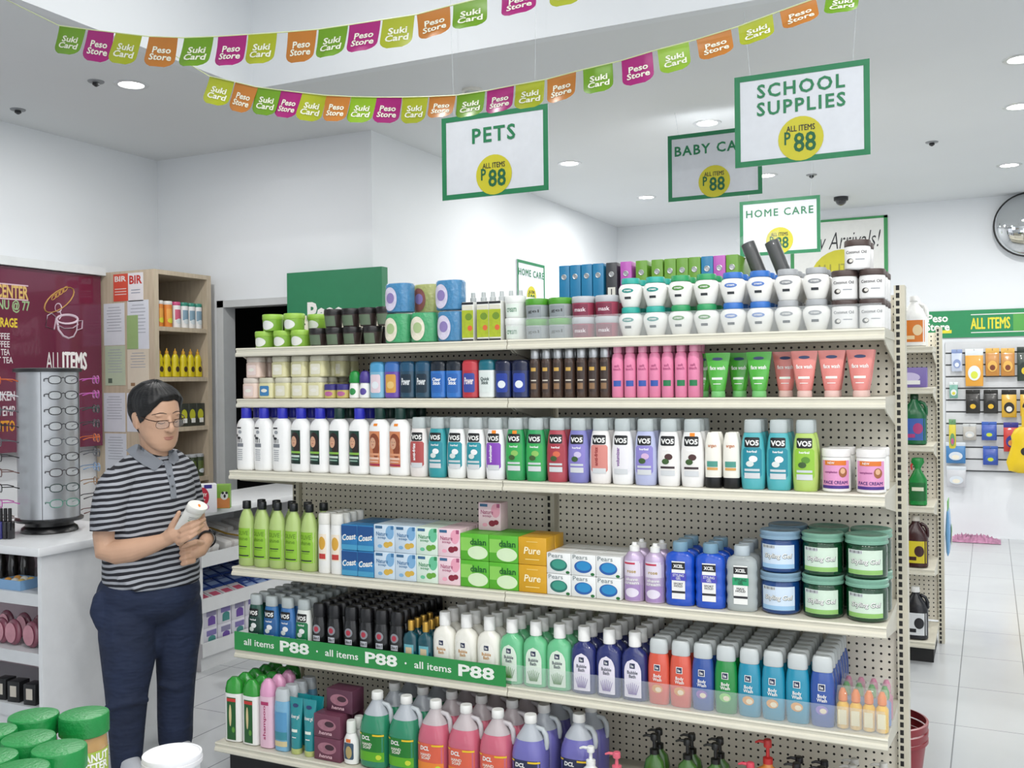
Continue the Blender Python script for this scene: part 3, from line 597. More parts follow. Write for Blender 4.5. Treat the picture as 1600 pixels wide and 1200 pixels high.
def face_cream():
    t = T('face_cream_jar', 'jar', 'pink label face cream jar', .086, .086, .129); sec = [(0, .038, .038), (.004, .0415, .0415), (.1, .0415, .0415), (.104, .04, .04)]
    t.p('body', loft(sec), WHITE); t.p('lid', lathe([(.041, .1045), (.0425, .106), (.0425, .126), (.0405, .129)]), M('ece9e6', .35)); s = Surf(sec)
    l = t.p('front_label', G().add(*patch(s, 0, .053, .074, .084, .0007, nx=15), M('e39bc6', .4)).add(*patch(s, 0, .088, .06, .014, .0012, nx=13), M('e07a2a', .4)).add(*patch(s, 0, .016, .074, .009, .0012, nx=15), M('4a2f86', .4)).add(*patch(s, .021, .06, .022, .03, .0012, 'ellipse'), M('a0623c', .5)).add(*patch(s, .021, .064, .013, .017, .0018, 'ellipse'), M('e0b08c', .5)), front=True)
    t.p('lettering', G().add(*text(s, 'FACE CREAM', 0, .03, w=.066, h=.0095, bold=.02, eps=.0016), M('43207a', .5)).add(*text(s, 'complexion', -.012, .06, w=.036, h=.008, eps=.0016), M('8a2f76', .5)).add(*text(s, 'NEW', -.012, .088, w=.02, h=.007, bold=.02, eps=.002), WHITE), parent=l, front=True); return t
def cream_small():
    t = T('conditioner_bottle', 'bottle', 'small cream bottle with black base cap', .055, .036, .174); sec = [(.033, .0255, .0165), (.08, .027, .0175), (.14, .025, .015), (.165, .02, .01), (.174, .016, .005)]
    t.p('body', loft(sec), M('f0ede2', .35)); t.p('cap', loft([(0, .024, .015), (.002, .0255, .0165), (.0325, .026, .017)]), BLACK); s = Surf(sec)
    t.p('front_print', G().add(*patch(s, 0, .075, .034, .018, .0008), M('4f9a8a', .5)).add(*patch(s, 0, .06, .034, .008, .0008), M('dba458', .5)).add(*text(s, 'argan', 0, .13, w=.026, h=.01), M('c47a4e', .5)), front=True); return t
def multipack(c, cap, desc):
    t = T('wrapped_multipack', 'pack', desc, .152, .06, .126)
    for k in range(4): 
        x = -.0555+.037*k; b = t.p('bottle', [loft([(z, a, b_) for z, a, b_ in ((.001, .015, .018), (.004, .018, .022), (.07, .018, .022), (.08, .011, .012))], 18, cx=x)], M(c, .2, coat=.4))
        t.p('cap', [loft([(.0803, .0105, .0105), (.084, .0135, .0135), (.104, .0125, .0125), (.119, .006, .006)], 16, cx=x)], M(cap, .3), b)
        t.p('label', [patch(Flat(-.0225), x, .038, .024, .044, .0004)], M('e8dcae', .4), b)
    t.p('wrapper', loft([(0, .0755, .027, 4), (.09, .0755, .027, 4), (.115, .073, .016, 3), (.126, .071, .005, 3)]), M('f2f4ee', .05, alpha=.16, var=0)); return t
# ---------------------------------------------------------------- the room
def slab(name, x0, x1, y0, y1, z0, z1, m): return struct(name, G().add(*box(x0, x1, y0, y1, z0, z1)).mesh(name, m, False))
XL, YB, XC, YD, XR, YF = -5.65, 5.55, -3.72, 10.4, 5.2, -2.2
slab('floor', XL-.1, XR+.1, YF, YD+.1, -.1, 0, TILE)
slab('wall_left', XL-.1, XL, YF, YB, 0, ZT, WALLM)
struct('wall_front_added', G().add(*box(XL, -2.4, YF-.1, YF, 0, ZT)).add(*box(-2.4, XR, YF-.1, YF, 3.0, ZT)).mesh('wall_front_added', WALLM, False))  # unseen wall added to cut the daylight reaching the left wall
slab('wall_right', XR, XR+.1, YF, YD, 0, ZT, WALLM)
slab('wall_back', XC-.1, XR+.1, YD, YD+.1, 0, ZC+.2, WALLM)
slab('wall_passage', XC-.1, XC, YB+.1, YD, 0, ZC+.2, WALLM)
dx0, dx1, dh = onY(345, 560, YB).x, -4.1, onY(400, 476, YB).z
struct('wall_counter', G().add(*box(XL-.1, dx0, YB, YB+.1, 0, ZC+.2)).add(*box(dx0, dx1, YB, YB+.1, dh, ZC+.2)).add(*box(dx1, XC, YB, YB+.1, 0, ZC+.2)).mesh('wall_counter', WALLM, False))
sd = M('17181b', .9)  # near-black wall colour stands in for the dark of the unlit room
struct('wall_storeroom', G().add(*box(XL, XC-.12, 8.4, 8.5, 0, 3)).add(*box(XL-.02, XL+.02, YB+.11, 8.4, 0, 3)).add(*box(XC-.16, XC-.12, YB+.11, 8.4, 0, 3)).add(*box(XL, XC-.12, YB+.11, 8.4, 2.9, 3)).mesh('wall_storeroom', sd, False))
fm = M('c9cccd', .5)
struct('trim_1', G().add(*box(dx0-.01, dx0+.05, YB-.025, YB+.1, 0, dh+.04)).add(*box(dx1-.05, dx1+.01, YB-.025, YB+.1, 0, dh+.04)).add(*box(dx0-.01, dx1+.01, YB-.025, YB+.1, dh-.01, dh+.04)).mesh('trim_1', fm, False))
TX, TY = -3.81, 4.465           # the raised tray over the shop front
slab('ceiling', XL-.1, TX, YF, TY, ZC, ZC+.2, CEILM)
slab('ceiling_rear', XL-.1, XR+.1, TY, YD+.1, ZC, ZC+.2, CEILM)
slab('ceiling_tray', TX-.2, XR+.1, YF, TY+.2, ZT, ZT+.1, CEILM)
slab('trim_2', TX, XR+.1, TY-.012, TY+.05, ZC-.002, ZT, WALLM)
slab('trim_3', TX-.05, TX+.012, YF, TY-.012, ZC-.002, ZT, WALLM)
# ---------------------------------------------------------------- downlights
EM = M('fffdf6', emit=18, var=0); RIMM = M('d8dadc', .3, .6)
def downlight(x, y, z, label, watt=None):
    r = empty('ceiling_downlight', label, 'light', (x, y, z), group='recessed ceiling downlights')
    part(r, 'trim_ring', loft([(0, .095, .095), (-.006, .09, .09), (-.006, .07, .07), (.0, .066, .066)], 28, (0, 0)), RIMM)
    part(r, 'lens', loft([(-.0015, .066, .066), (-.004, .03, .03)], 24, (0, 1)), EM)
    l = bpy.data.lights.new('lamp', 'AREA'); l.shape = 'DISK'; l.size = .13; l.energy = watt or LAMP_W; l.color = (1, .985, .96)
    o = bpy.data.objects.new('lamp', l); COL.objects.link(o); o.parent = r; o.location = (0, 0, -.008)
seen = [(205, 132, 'downlight under the flags above the menu board'), (890, 255, 'downlight beside the PETS sign near the passage wall'), (1010, 308, 'downlight below the baby care sign far back'), (1105, 192, 'downlight above the top edge of the baby care sign'), (1197, 274, 'downlight behind the lower edge of the school supplies sign'), (1577, 258, 'downlight nearest above the round mirror'), (1592, 166, 'downlight second nearest above the round mirror'), (1596, 92, 'downlight highest in view near the frame edge')]
for px, py, lab in seen:
    p = onZ(px, py, ZC); downlight(p.x, p.y, ZC, lab, 7 if px == 890 else None)
for x, y in ((2.6, 6.5), (2.6, 8.8), (4.2, 7.0)): downlight(x, y, ZC, 'recessed downlight out of view over the store')
for x in (-1.8, -.4, 1.0, 2.6, 4.2):
    for y in (-.9, 1.3): downlight(x, y, ZT, 'recessed downlight in the raised ceiling over the shop front', 20)
for x in (-2.6, .2): downlight(x, 3.3, ZT, 'added unseen downlight brightening the step of the raised ceiling', 14)  # extra lamps out of view, added to brighten tray step and gondola front
for px, py, nm, lab in ((150, 127, 'sprinkler_head', 'small dark sprinkler beside the lit downlight'), (28, 171, 'spotlight_fitting', 'dark unlit ceiling fitting near the counter wall'), (1268, 273, 'sprinkler_head', 'tiny sprinkler below the school supplies sign'), (1456, 222, 'ceiling_hook', 'small wire hook in the bare ceiling area')):
    p = onZ(px, py, ZC); r = empty(nm, lab, 'fitting', p)
    part(r, 'plate', lathe([(.045, 0), (.042, -.006), (.02, -.008)], 20), M('8e9194', .4)); part(r, 'tip', lathe([(.018, -.008), (.02, -.02), (.006, -.03)], 12), M('2c2e30', .4))
p = onZ(738, 140, ZC); r = empty('smoke_detector', 'round white smoke detector behind the lower flags', 'detector', p)
part(r, 'base', lathe([(.06, 0), (.06, -.012), (.05, -.015)]), OFFW); part(r, 'head', lathe([(.045, -.015), (.04, -.035), (.02, -.04)]), M('cfd3cf', .4))
p = onZ(1314, 308, ZC); r = empty('dome_camera', 'dark dome camera on the ceiling near the back wall', 'camera', p)
part(r, 'housing', lathe([(.065, 0), (.065, -.03), (.06, -.035)]), M('2a2c2f', .4)); part(r, 'dome', ell((0, 0, -.035), .05, .05, .045), M('101114', .1, coat=1))
# ---------------------------------------------------------------- the near gondola
CREAM = M('d3cfbf', .42); CREAM2 = M('dbd7c6', .35); KICK = M('1b1b1c', .6)
GX0, GXS, GX1, GU = -2.722, -1.508, -.274, 3.43
LIP = [3.078, 3.079, 3.031, 3.040, 3.050, 2.954]; SZ = [1.691, 1.488, 1.205, .822, .493, .1478]
def rail(x0, x1, y, z, h=.034):
    pr = [(.014, .0005), (-.001, .0005), (-.004, -.004), (-.001, -.009), (.0, -.016), (-.006, -.021), (-.007, -h+.004), (-.004, -h), (.014, -h)]
    v = [(x, y+a, z+b) for x in (x0, x1) for a, b in pr]; k = len(pr)
    return v, [(i, (i+1) % k, (i+1) % k+k, i+k) for i in range(k)]+[tuple(range(k-1, -1, -1)), tuple(range(k, 2*k))]
def shelf(root, x0, x1, y0, y1, z, bracket=True, g=.0015, name='shelf'):
    s = part(root, name, box(x0+g, x1-g, y0+.012, y1, z-.026, z), CREAM, smooth=False)
    part(s, 'price_rail', rail(x0+g, x1-g, y0, z), CREAM2, smooth=False)
    if bracket:
        for x in (x0+.004, x1-.008):
            v = [(x, y0+.02, z-.026), (x, y1, z-.026), (x, y1, z-.1), (x, y0+.06, z-.045)]; v += [(a+.004, b, c) for a, b, c in v]
            part(s, 'bracket', (v, [(0, 1, 2, 3), (7, 6, 5, 4), (0, 4, 5, 1), (1, 5, 6, 2), (2, 6, 7, 3), (3, 7, 4, 0)]), CREAM, smooth=False)
    return s
def gondola(label, x0, xs, x1, yu, lips, zs, rear, zrear, top):
    r = empty('gondola_shelving', label, 'shelving', (0, 0, 0))
    for x in [x0+.012]+xs+[x1+.012]: part(r, 'upright', box(-.0165, .0165, -.035, .035, 0, top), SLOT, (x, yu+.035, 0), False)
    ed = [x0]+xs+[x1]
    for a, b in zip(ed, ed[1:]): part(r, 'back_panel', box(a+.03, b-.005, yu+.02, yu+.05, .13, top-.03), PEG, smooth=False)
    for i, (y, z) in enumerate(zip(lips, zs)):
        for a, b in zip(ed, ed[1:]):
            last = i == len(zs)-1
            shelf(r, a-(.0 if not last else .02)*(a == x0), b, y, yu+.02, z, not last, name='base_deck' if last else 'shelf')
    part(r, 'kick_plate', box(x0+.01, x1-.01, lips[-1]+.05, lips[-1]+.07, 0, zs[-1]-.03), KICK, smooth=False)
    part(r, 'kick_plate', box(x1-.03, x1-.012, lips[-1]+.07, yu, 0, zs[-1]-.03), KICK, smooth=False)
    for z in zrear: shelf(r, x0+.03, x1-.04, yu+.05, rear, z, False)
    return r
GON = gondola('beige two-bay gondola of toiletries with perforated back, nearest the camera', GX0, [GXS], GX1, GU, LIP, SZ, 3.85, [1.691, 1.2, .6], 1.845)
def fence(root, x0, x1, y, z, h): part(root, 'clear_fence', box(x0, x1, y-.001, y+.001, z, z+h), M('eef4f4', .04, alpha=.13, var=0), smooth=False)
fence(GON, GXS+.01, GX1-.01, LIP[0]+.008, SZ[0]+.0005, .075); fence(GON, GXS+.01, GX1-.01, LIP[4]+.008, SZ[4]+.0005, .075)
SY = LIP[4]-.006
ps = part(GON, 'promo_strip', box(GX0+.005, GXS-.004, SY-.0015, SY+.0015, SZ[4]-.001, SZ[4]+.071), M('2b9048', .45), smooth=False, label='green shelf strip with white price lettering')
cx = lambda u: onY(340+u/3.2, 1040, SY).x
zc = SZ[4]+.035
for a, b, w in ((135, 285, 'all items'), (315, 460, 'P88'), (540, 705, 'all items'), (740, 900, 'P88'), (985, 1170, 'all items'), (1205, 1385, 'P88')):
    big = w == 'P88'; part(ps, 'lettering', text(Flat(SY-.0016), w, (cx(a)+cx(b))/2, zc+(.002 if big else .0), w=cx(b)-cx(a), h=.043 if big else .026, bold=.03 if big else .012, eps=.0008), M('f2f6ee', .5), smooth=False)
for u in (500, 942): part(ps, 'dot', patch(Flat(SY-.0016), cx(u), zc, .008, .008, .0008, 'ellipse'), M('f2f6ee', .5), smooth=False)
# ---------------------------------------------------------------- goods on the gondola
SHELF = ['top shelf', 'second shelf', 'third shelf', 'fourth shelf', 'fifth shelf', 'bottom shelf']
LAYER = {2: ['lower layer', 'upper layer'], 3: ['lower layer', 'middle layer', 'top layer']}
def row(si, specs, z0=None, yf=None, xb=(GX0, GX1), yend=3.44, where=None):
    z0 = SZ[si] if z0 is None else z0; yf = LIP[si] if yf is None else yf; cols = []
    for s in specs:
        t, px = s[0], s[1]; o = s[2] if len(s) > 2 else {}
        y = yf+.02+t.d/2+o.get('back', 0); x = onY(px, 600, y-(t.d/2 if t.flat else 0)).x
        cols.append([x, y, t, o])
    for b in {round(c[3].get('back', 0), 3) for c in cols}:
        g = sorted([c for c in cols if round(c[3].get('back', 0), 3) == b and not c[3].get('free')], key=lambda c: c[0])
        for _ in range(200):
            for p, q in zip(g, g[1:]):
                ov = (p[2].w+q[2].w)/2+.0015-(q[0]-p[0])
                if ov > 0: p[0] -= ov/2; q[0] += ov/2
            if g and g[0][0]-g[0][2].w/2 < xb[0]: g[0][0] = xb[0]+g[0][2].w/2
            if g and g[-1][0]+g[-1][2].w/2 > xb[1]: g[-1][0] = xb[1]-g[-1][2].w/2
    byd = {}
    for c in cols: byd.setdefault(c[2].desc, []).append(c)
    for desc, cs in byd.items():
        cs.sort(key=lambda c: c[0])
        for i, (x, y, t, o) in enumerate(cs):
            lv = o.get('lv', 1); n = o.get('n', 1); dy = t.d+.004
            while n > 1 and y+(n-1)*dy+t.d/2 > yend: n -= 1
            for k in range(n):
                for l in range(lv):
                    lab = desc+', '+(where or SHELF[si])
                    if len(cs) > 1: lab += ', '+ORD[i]+' from left'
                    if lv > 1: lab += ', '+LAYER[lv][l]
                    if n > 1: lab += ', front of file' if k == 0 else ', '+ORD[k]+' in file'
                    jx = random.uniform(-.0012, .0012)*(0 if lv > 1 else 1)+k*o.get('dx', 0)
                    t.put((x+jx, y+k*dy, z0+.0008+l*(t.h+.0008)+o.get('z', 0)), lab, desc+'s on the '+(where or SHELF[si]), random.uniform(-.05, .05)+o.get('rot', 0) if lv == 1 and t.d < .1 and not o.get('straight') else o.get('rot', 0), back=k > 0 and not o.get('show'))
A = lambda l, t, **o: [(t, px, o) for px in l]
# top shelf
limeT = tub('lime green hair cream tub', .086, .066, '86b440', '9cc84e', 'e4e6e0'); darkT = tub('dark brown hair cream tub', .078, .07, '3a2f2c', '1d1a1a', '5e7058', taper=.82)
whiteT = tub('white jar with green print', .077, .077, 'e6e9e4', 'eceeea', 'dfe9df', 'cream', wc='3f7a58'); silvG = tub('silver jar with green lid', .086, .07, 'a9b0b2', '4f9a2c', '8c9497', 'gel'); maro = tub('maroon jar with silver lid', .084, .07, 'a24258', 'b9bcc0', '7d2c44', 'mask', wc='f2e6ea')
ct = [pear_jar(*a) for a in (('2aa79a', '1f8f86', 'white pear shaped jar teal lid'), ('2b9a5e', '4f8f3e', 'white pear shaped jar green lid'), ('2f6fc0', '5a7fc6', 'white pear shaped jar blue lid'), ('a6a9ac', '8d9094', 'white pear shaped jar grey lid'))]
coco = coco_jar()
row(0, A([416, 445, 472], limeT, n=2, lv=1, show=1)+A([500, 524, 551, 584], darkT, n=2))
row(0, A([428, 461], limeT, n=1), z0=SZ[0]+.0665, where='top shelf, stacked'); row(0, A([498], limeT, back=.095), z0=SZ[0]+.0665, where='top shelf, stacked behind')
row(0, A([526, 551, 580, 597], darkT), z0=SZ[0]+.0705, where='top shelf, stacked')
gb = {k: gel_beads(*a) for k, a in {'blue': ('0f78ac', 'd5cfe2', 'blue bath bead pack'), 'green': ('0d9c58', 'e6e0cc', 'green bath bead pack'), 'olive': ('a3a85a', '8f5a52', 'olive bath bead pack')}.items()}
row(0, [(gb['green'], 627, {}), (gb['green'], 669, {'rot': .15}), (gb['blue'], 706, {})], where='top shelf, below')
row(0, [(gb['blue'], 627, {}), (gb['olive'], 671, {'back': .09}), (gb['blue'], 706, {})], z0=SZ[0]+.1135, where='top shelf, stacked above')
row(0, [(gb['green'], 671, {'back': .09})], where='top shelf, behind')
row(0, A([732, 767, 787], oil_box(), n=3)+A([810], whiteT, lv=2, n=2)+A([845, 878], silvG, lv=2, n=2)+A([908, 944], maro, lv=2, n=2)
    + [(ct[i//2], px, {'lv': 2, 'n': 3}) for i, px in enumerate((983, 1022, 1063, 1104, 1146, 1188, 1231, 1275))]+A([1318, 1360], coco, lv=2, n=3))
row(0, A([1342], coco, n=2), z0=SZ[0]+.179, where='top of the stack')
sp = spray_clear(); row(0, A([741, 757, 772, 786, 800, 815], sp, back=.17, n=1))
bl = [binder(*a) for a in (('1f7aa8', 'blue ring binder'), ('3a3d42', 'dark grey ring binder', 'd9c22a'), ('b85ab4', 'magenta ring binder'), ('6a9c34', 'green ring binder', 'c46a4a'))]
row(0, [(bl[0], 883, {}), (bl[0], 900, {}), (bl[0], 918, {}), (bl[0], 936, {}), (bl[1], 957, {}), (bl[2], 980, {}), (bl[3], 1004, {}), (bl[3], 1029, {}), (bl[3], 1050, {}), (bl[3], 1069, {}), (bl[3], 1088, {}), (bl[0], 1106, {}), (bl[2], 1125, {}), (bl[3], 1144, {})], yf=3.50, yend=4, where='behind the jars')
for i, px in enumerate((1226, 1264)):
    p = onY(px, 480, 3.66); r = empty('wrapped_roll', 'black roll in clear plastic wrap, %s of two leaning beside binders' % ORD[i], 'roll', (p.x, 3.64, SZ[0]+.016), (0, -.36, 0), 'plastic wrapped black rolls')
    part(r, 'roll', cyl(.026, 0, .36), M('17181b', .3)); part(r, 'wrapper', loft([(0.0, .027, .027), (.362, .027, .027), (.375, .034, .02), (.39, .04, .012)], 20), M('f0f4f6', .05, alpha=.09, var=0))
# second shelf
gf = flat_tube('4fae3c', '7cc47a', 'green face wash tube'); pf = flat_tube('e0877f', 'e6c4bc', 'coral pink face wash tube')
pk = jelly_jar('e6cdbf', 'd9cfc4', 'e9d6d0', 'pink square petroleum jelly jar'); yb = jelly_jar('dcd7a6', 'cfccb4', '3f7fb4', 'yellow square jar with blue label'); yw = jelly_jar('d9d4a4', 'd2cfba', 'e6e3cf', 'yellow square jar with cream label'); mj = mini_jar()
row(1, [(pk, 397, {'n': 2}), (yb, 422, {'n': 2}), (yw, 446, {'n': 2}), (yw, 471, {'n': 2}), (yw, 497, {'n': 3, 'show': 1}), (mj, 522, {}), (mj, 540, {})]
    + [(roll_on('1f8f3c', '2f8f4a', 'roll-on deodorant with green cap'), 558, {}), (roll_on('4a3a8c', '5a4a9c', 'roll-on deodorant with purple cap'), 575, {})]
    + [(stick('7fb8d4', '4f9cc8', 'e8d4dc', 'light blue deodorant stick'), 594, {'n': 2}), (stick('6a4aa8', '3f6fb4', 'd9a04a', 'purple deodorant stick'), 615, {'n': 2})]
    + A([644, 668], stick('23485e', '1f4f6e', '1b2f3e', 'dark teal deodorant stick', ('Power', 'e8ecee')), n=3)+A([689, 714], stick('2f74c4', '16202c', '2a66b4', 'blue deodorant stick', ('Clear\nStick', 'ffffff')), n=3)
    + A([743], stick('b8303c', 'c03a44', '3a4a9c', 'red deodorant stick', ('Power', 'f2e6e6')), n=3)+A([770], stick('e6ece9', '17697a', 'dfe8e4', 'white deodorant stick with teal cap', ('Quick\nStick', '1b3a3a')), n=3)+A([793, 811], stick('1c2a5c', '141c3c', '26409c', 'navy deodorant stick', h=.133), n=3)
    + A([827, 842, 858, 880, 903, 931, 946], hair_spray('4a3830', '3a2c26'), n=2)
    + A([960, 977, 996], pink_bottle('3456a8', 'pink lotion bottle with blue square'), n=3)+[(pink_bottle('3456a8', 'pink lotion bottle with blue square'), 1019, {'n': 3})]+A([1041, 1063, 1080], pink_bottle('1f7a4a', 'pink lotion bottle with green square'), n=3)
    + [(gf, 1097, {'back': .05}), (gf, 1122, {}), (gf, 1156, {'back': .05}), (gf, 1186, {}), (pf, 1228, {'back': .05}), (pf, 1257, {}), (pf, 1301, {'n': 2}), (pf, 1344, {'n': 2})])
row(1, A([405, 441, 471, 500], yw, n=2)[1:]+[(pk, 401, {'n': 2})]+A([531], yw, back=.08, n=2), z0=SZ[1]+.0835, where='second shelf, stacked')
# third shelf
L3 = {k: lotion(*k) for k in (('horse', 'b'), ('dark', 'b'), ('dark', 'g'), ('red', 'g'))}
row(2, [(L3[k], px, {'n': 3, 'straight': 1, 'rot': -.12}) for k, px in ((('horse', 'b'), 394), (('horse', 'b'), 422), (('horse', 'b'), 447), (('dark', 'b'), 471), (('dark', 'b'), 499), (('dark', 'g'), 525), (('dark', 'b'), 553), (('red', 'g'), 582), (('red', 'g'), 611))]
    + [(vo5(*a, **k), px, {'n': 3}) for px, a, k in (
     (653, ('ece6e2', 'b4504e', 'white shampoo bottle, red side lettering'), {'word': 'anti-frizz'}), (677, ('2f9aa2', '1f8a98', 'teal shampoo bottle beside the red labelled'), {}), (705, ('f0f2f0', '2293a0', 'white shampoo bottle with teal panel'), {}),
     (740, ('f1f2f0', '2293a0', 'white shampoo bottle, wider teal panel'), {}), (775, ('f1f1f3', '8a48b8', 'white shampoo bottle with purple panel'), {'word': 'volumizer', 'tagged': True}), (804, ('2c9a58', '35a852', 'green shampoo bottle with price tag'), {'fruit': '8fc060', 'tagged': True}),
     (836, ('2f9e5c', '35a852', 'green shampoo bottle'), {'fruit': '8fc060'}), (866, ('b04652', 'a83a46', 'red shampoo bottle'), {'fruit': 'd86a4a'}), (897, ('7f7fc0', '8a80c8', 'violet shampoo bottle'), {'fruit': 'cfc4e6'}), (932, ('eeeae8', 'd88a80', 'white shampoo bottle, coral side lettering'), {'word': 'anti-frizz', 'lettering': 'a03a3a'}),
     (968, ('f2f2f2', 'eceaee', 'plain white shampoo bottle'), {'word': 'volumizer', 'lettering': '8a5aa0'}), (1003, ('b8bee0', '8f86cc', 'lavender shampoo bottle'), {'fruit': 'd6b4d8'}))]
    + [(vo5('f1f0ee', 'efece8', 'white shampoo bottle with maroon stripe', fruit='4a2a2a'), 1039, {'n': 3}), (vo5('f1f0ee', 'efece8', 'white maroon stripe shampoo bottle tagged', fruit='4a2a2a', tagged=True), 1075, {'n': 3})]
    + A([1109, 1135], cream_small(), n=2)+A([1166, 1213], vo5('4fb0b8', '1f8a9c', 'aqua shampoo bottle'), n=3)+[(vo5('b4cf6a', '93c43c', 'lime green shampoo bottle', fruit='5a8f2c'), 1255, {'n': 2})]+A([1306, 1360], face_cream(), n=2))
# fourth shelf
nb = carton('soap_box', 'blue floral soap carton', .09, .06, .1, 'cfe0ee', _nature('3f78a8', '7fb0d8', 'd8b04a')); ng = carton('soap_box', 'green cucumber soap carton', .09, .06, .1, 'dff0e2', _nature('2f8f5a', '6cc49a', '6aa83c')); npk = carton('soap_box', 'pink cherry soap carton', .09, .06, .1, 'f4d6de', _nature('b0567a', 'f0a8bc', '8a2238'))
coast = carton('soap_box', 'blue soap carton, slanted white lettering', .072, .1, .096, '2e7fb8', _coast); dal = carton('soap_box', 'bright green soap carton', .113, .076, .094, '5bb52e', _dalan); pure = carton('soap_box', 'golden soap carton', .105, .075, .094, 'd9a31f', _pure)
pr1 = carton('soap_box', 'white carton with green oval soap', .088, .062, .071, 'eceeec', _pears('3f9a86', '2a6f66')); pr2 = carton('soap_box', 'white carton with blue oval soap', .088, .062, .071, 'eceeec', _pears('2f8ec8', '2a5fa8'))
gj = gel_jar('0c3f22', '7fb09a', 'd3e6d4', 'dark green styling gel jar'); bj = gel_jar('123f7c', '8aa9c0', 'd2e2f2', 'navy blue styling gel jar')
sc_ = shave_can(); xb = wavy_gel('1450c4', '4a4ab8', 'royal blue wavy hair gel bottle', 'SPORT\nHOLD'); xc = wavy_gel('dbe3e2', '1fa06a', 'clear wavy hair gel bottle', 'MAX\nHOLD', alpha=.45)
row(3, A([383, 406, 429, 451, 477], lime_bottle(), n=2, dx=.022)+A([509, 524], white_tube(), n=4)+A([545, 569], coast, lv=2, n=2)+A([597, 630], nb, lv=2, n=3)+[(ng, 666, {'lv': 2, 'n': 3}), (npk, 704, {'lv': 2, 'n': 3})]
    + A([745, 786], dal, lv=2, n=2)+[(pure, 833, {'lv': 2, 'n': 2}), (pr1, 876, {'lv': 2, 'n': 3})]+A([916, 959], pr2, lv=2, n=3)+A([1001, 1036], sc_, n=2)+A([1076, 1121], xb, n=3)+[(xc, 1168, {'n': 3})]+[(bj, 1225, {'lv': 2, 'n': 2})]+A([1293, 1362], gj, lv=2, n=2))
row(3, [(npk, 762, {'back': .085})], z0=SZ[3]+.1893, where='alone on top of green cartons')
# fifth shelf
mp = multipack('e8b93a', 'e07a2c', 'wrapped pack of small yellow bottles')
row(4, [(vo5('1f4f42', '163c34', 'dark green shampoo bottle'), 399, {'n': 6}), (vo5('2f6ea8', '2a5f98', 'steel blue shampoo bottle'), 423, {'n': 6}), (vo5('3a72b0', '2f66a4', 'bright blue shampoo bottle'), 447, {'n': 6}), (vo5('e8ece6', '1f7a4a', 'white and green shampoo bottle'), 469, {'n': 6})]
    + A([491, 518, 544, 570, 597, 623], men_bottle(), n=7)+A([648, 674], oil_bottle(), n=4)
    + A([703, 738, 774], bubble('f3f1e6', 'd9a83c', 'milky white bubble bath bottle'), n=6)+A([811, 852, 893], bubble('6cc48e', '4f8a3a', 'mint green bubble bath bottle'), n=6)+A([930, 967, 1008], bubble('262f6e', '8a72b0', 'navy lavender bubble bath bottle'), n=6)
    + A([1046, 1082], body_wash('dc5a44', 'e09a4a', 'coral orange body wash bottle'), n=7)+[(body_wash('2a4f9c', '8a5ab0', 'royal blue body wash bottle'), 1117, {'n': 7}), (body_wash('1a8a3c', '8fcf6a', 'emerald body wash bottle'), 1152, {'n': 7})]+A([1187, 1222, 1260], body_wash('1f8fae', 'e0a050', 'turquoise body wash bottle'), n=7)+[(body_wash('2f52a0', '8a72c0', 'indigo body wash bottle'), 1294, {'n': 7}), (mp, 1356, {})])
row(4, [(multipack('6a8ac0', '3f9a3c', 'wrapped pack with green caps'), 1380, {'back': .066})]); row(4, [(multipack('c45a86', 'd06a94', 'wrapped pack of pink bottles'), 1380, {'back': .132})])
# bottom shelf
vj = jug('7672bc', ('2a2f4e', '23263c'), 'violet liquid soap jug', 'HAND\nSOAP')
row(5, A([360, 389], tall_shampoo('2f9a34', '1f5a2a', 'white shampoo bottle glossy green cap'), n=5)+A([417], tall_shampoo('e6a4c8', 'e9c2d4', 'pink shampoo bottle glossy pink cap', w=.07, h=.262), n=3)+[(sky_bottle(), 439, {'n': 4})]+A([468, 492], flat_tube('1f8f96', 'b9c27a', 'teal cosmetic tube', w=.062, h=.21, lab='shower gel'), n=2)
    + A([505], maroon_box(), lv=2, n=2)+A([541], wash_bottle(), n=2)
    + A([578, 620], jug('2f8f6a', ('1f7a2a', '5fae22'), 'green hand soap jug', 'HAND\nSOAP'), n=3)+A([666, 715, 765], jug('d46a80', ('e0654a', 'ee8a35'), 'red liquid soap jug', 'HAND\nSOAP'), n=3)+[(vj, 820, {'n': 3}), (vj, 899, {'n': 2, 'back': .075})])
row(5, [(maroon_box('5c3346'), 524, {'back': .04})], z0=SZ[5]+.171, where='top of two maroon boxes')
gp = pump('3f6a2a', '151614', 'green pump bottle with black pump', h=.228); lp = pump('8d83ad', '19181c', 'lilac pump bottle with black pump', label='cfc8dc')
row(5, [(pump('eef0ee', 'eef0ee', 'white pump bottle'), 917, {'back': .0, 'free': 1}), (pump('e88aa0', 'e2697c', 'pink pump bottle', h=.2), 957, {'back': .0})], yf=LIP[5]-.002, where='front of the bottom shelf')
row(5, A([1016, 1068, 1112], gp, n=2, show=1)+[(pump('dd8a3a', 'c4302c', 'orange pump bottle', w=.1, h=.265), 1194, {})]+A([1238, 1277], lp, n=2, show=1)+A([1322, 1368], pump('d9d6cf', 'd9d7d0', 'pearl pump bottle with pale pump', w=.06), n=3), yf=LIP[5]+.13)
row(5, [(pump('d8586c', 'd94a5e', 'rose pump bottle', w=.06, h=.195), 1166, {})], yf=LIP[5]+.1, where='bottom shelf beside the orange pump')
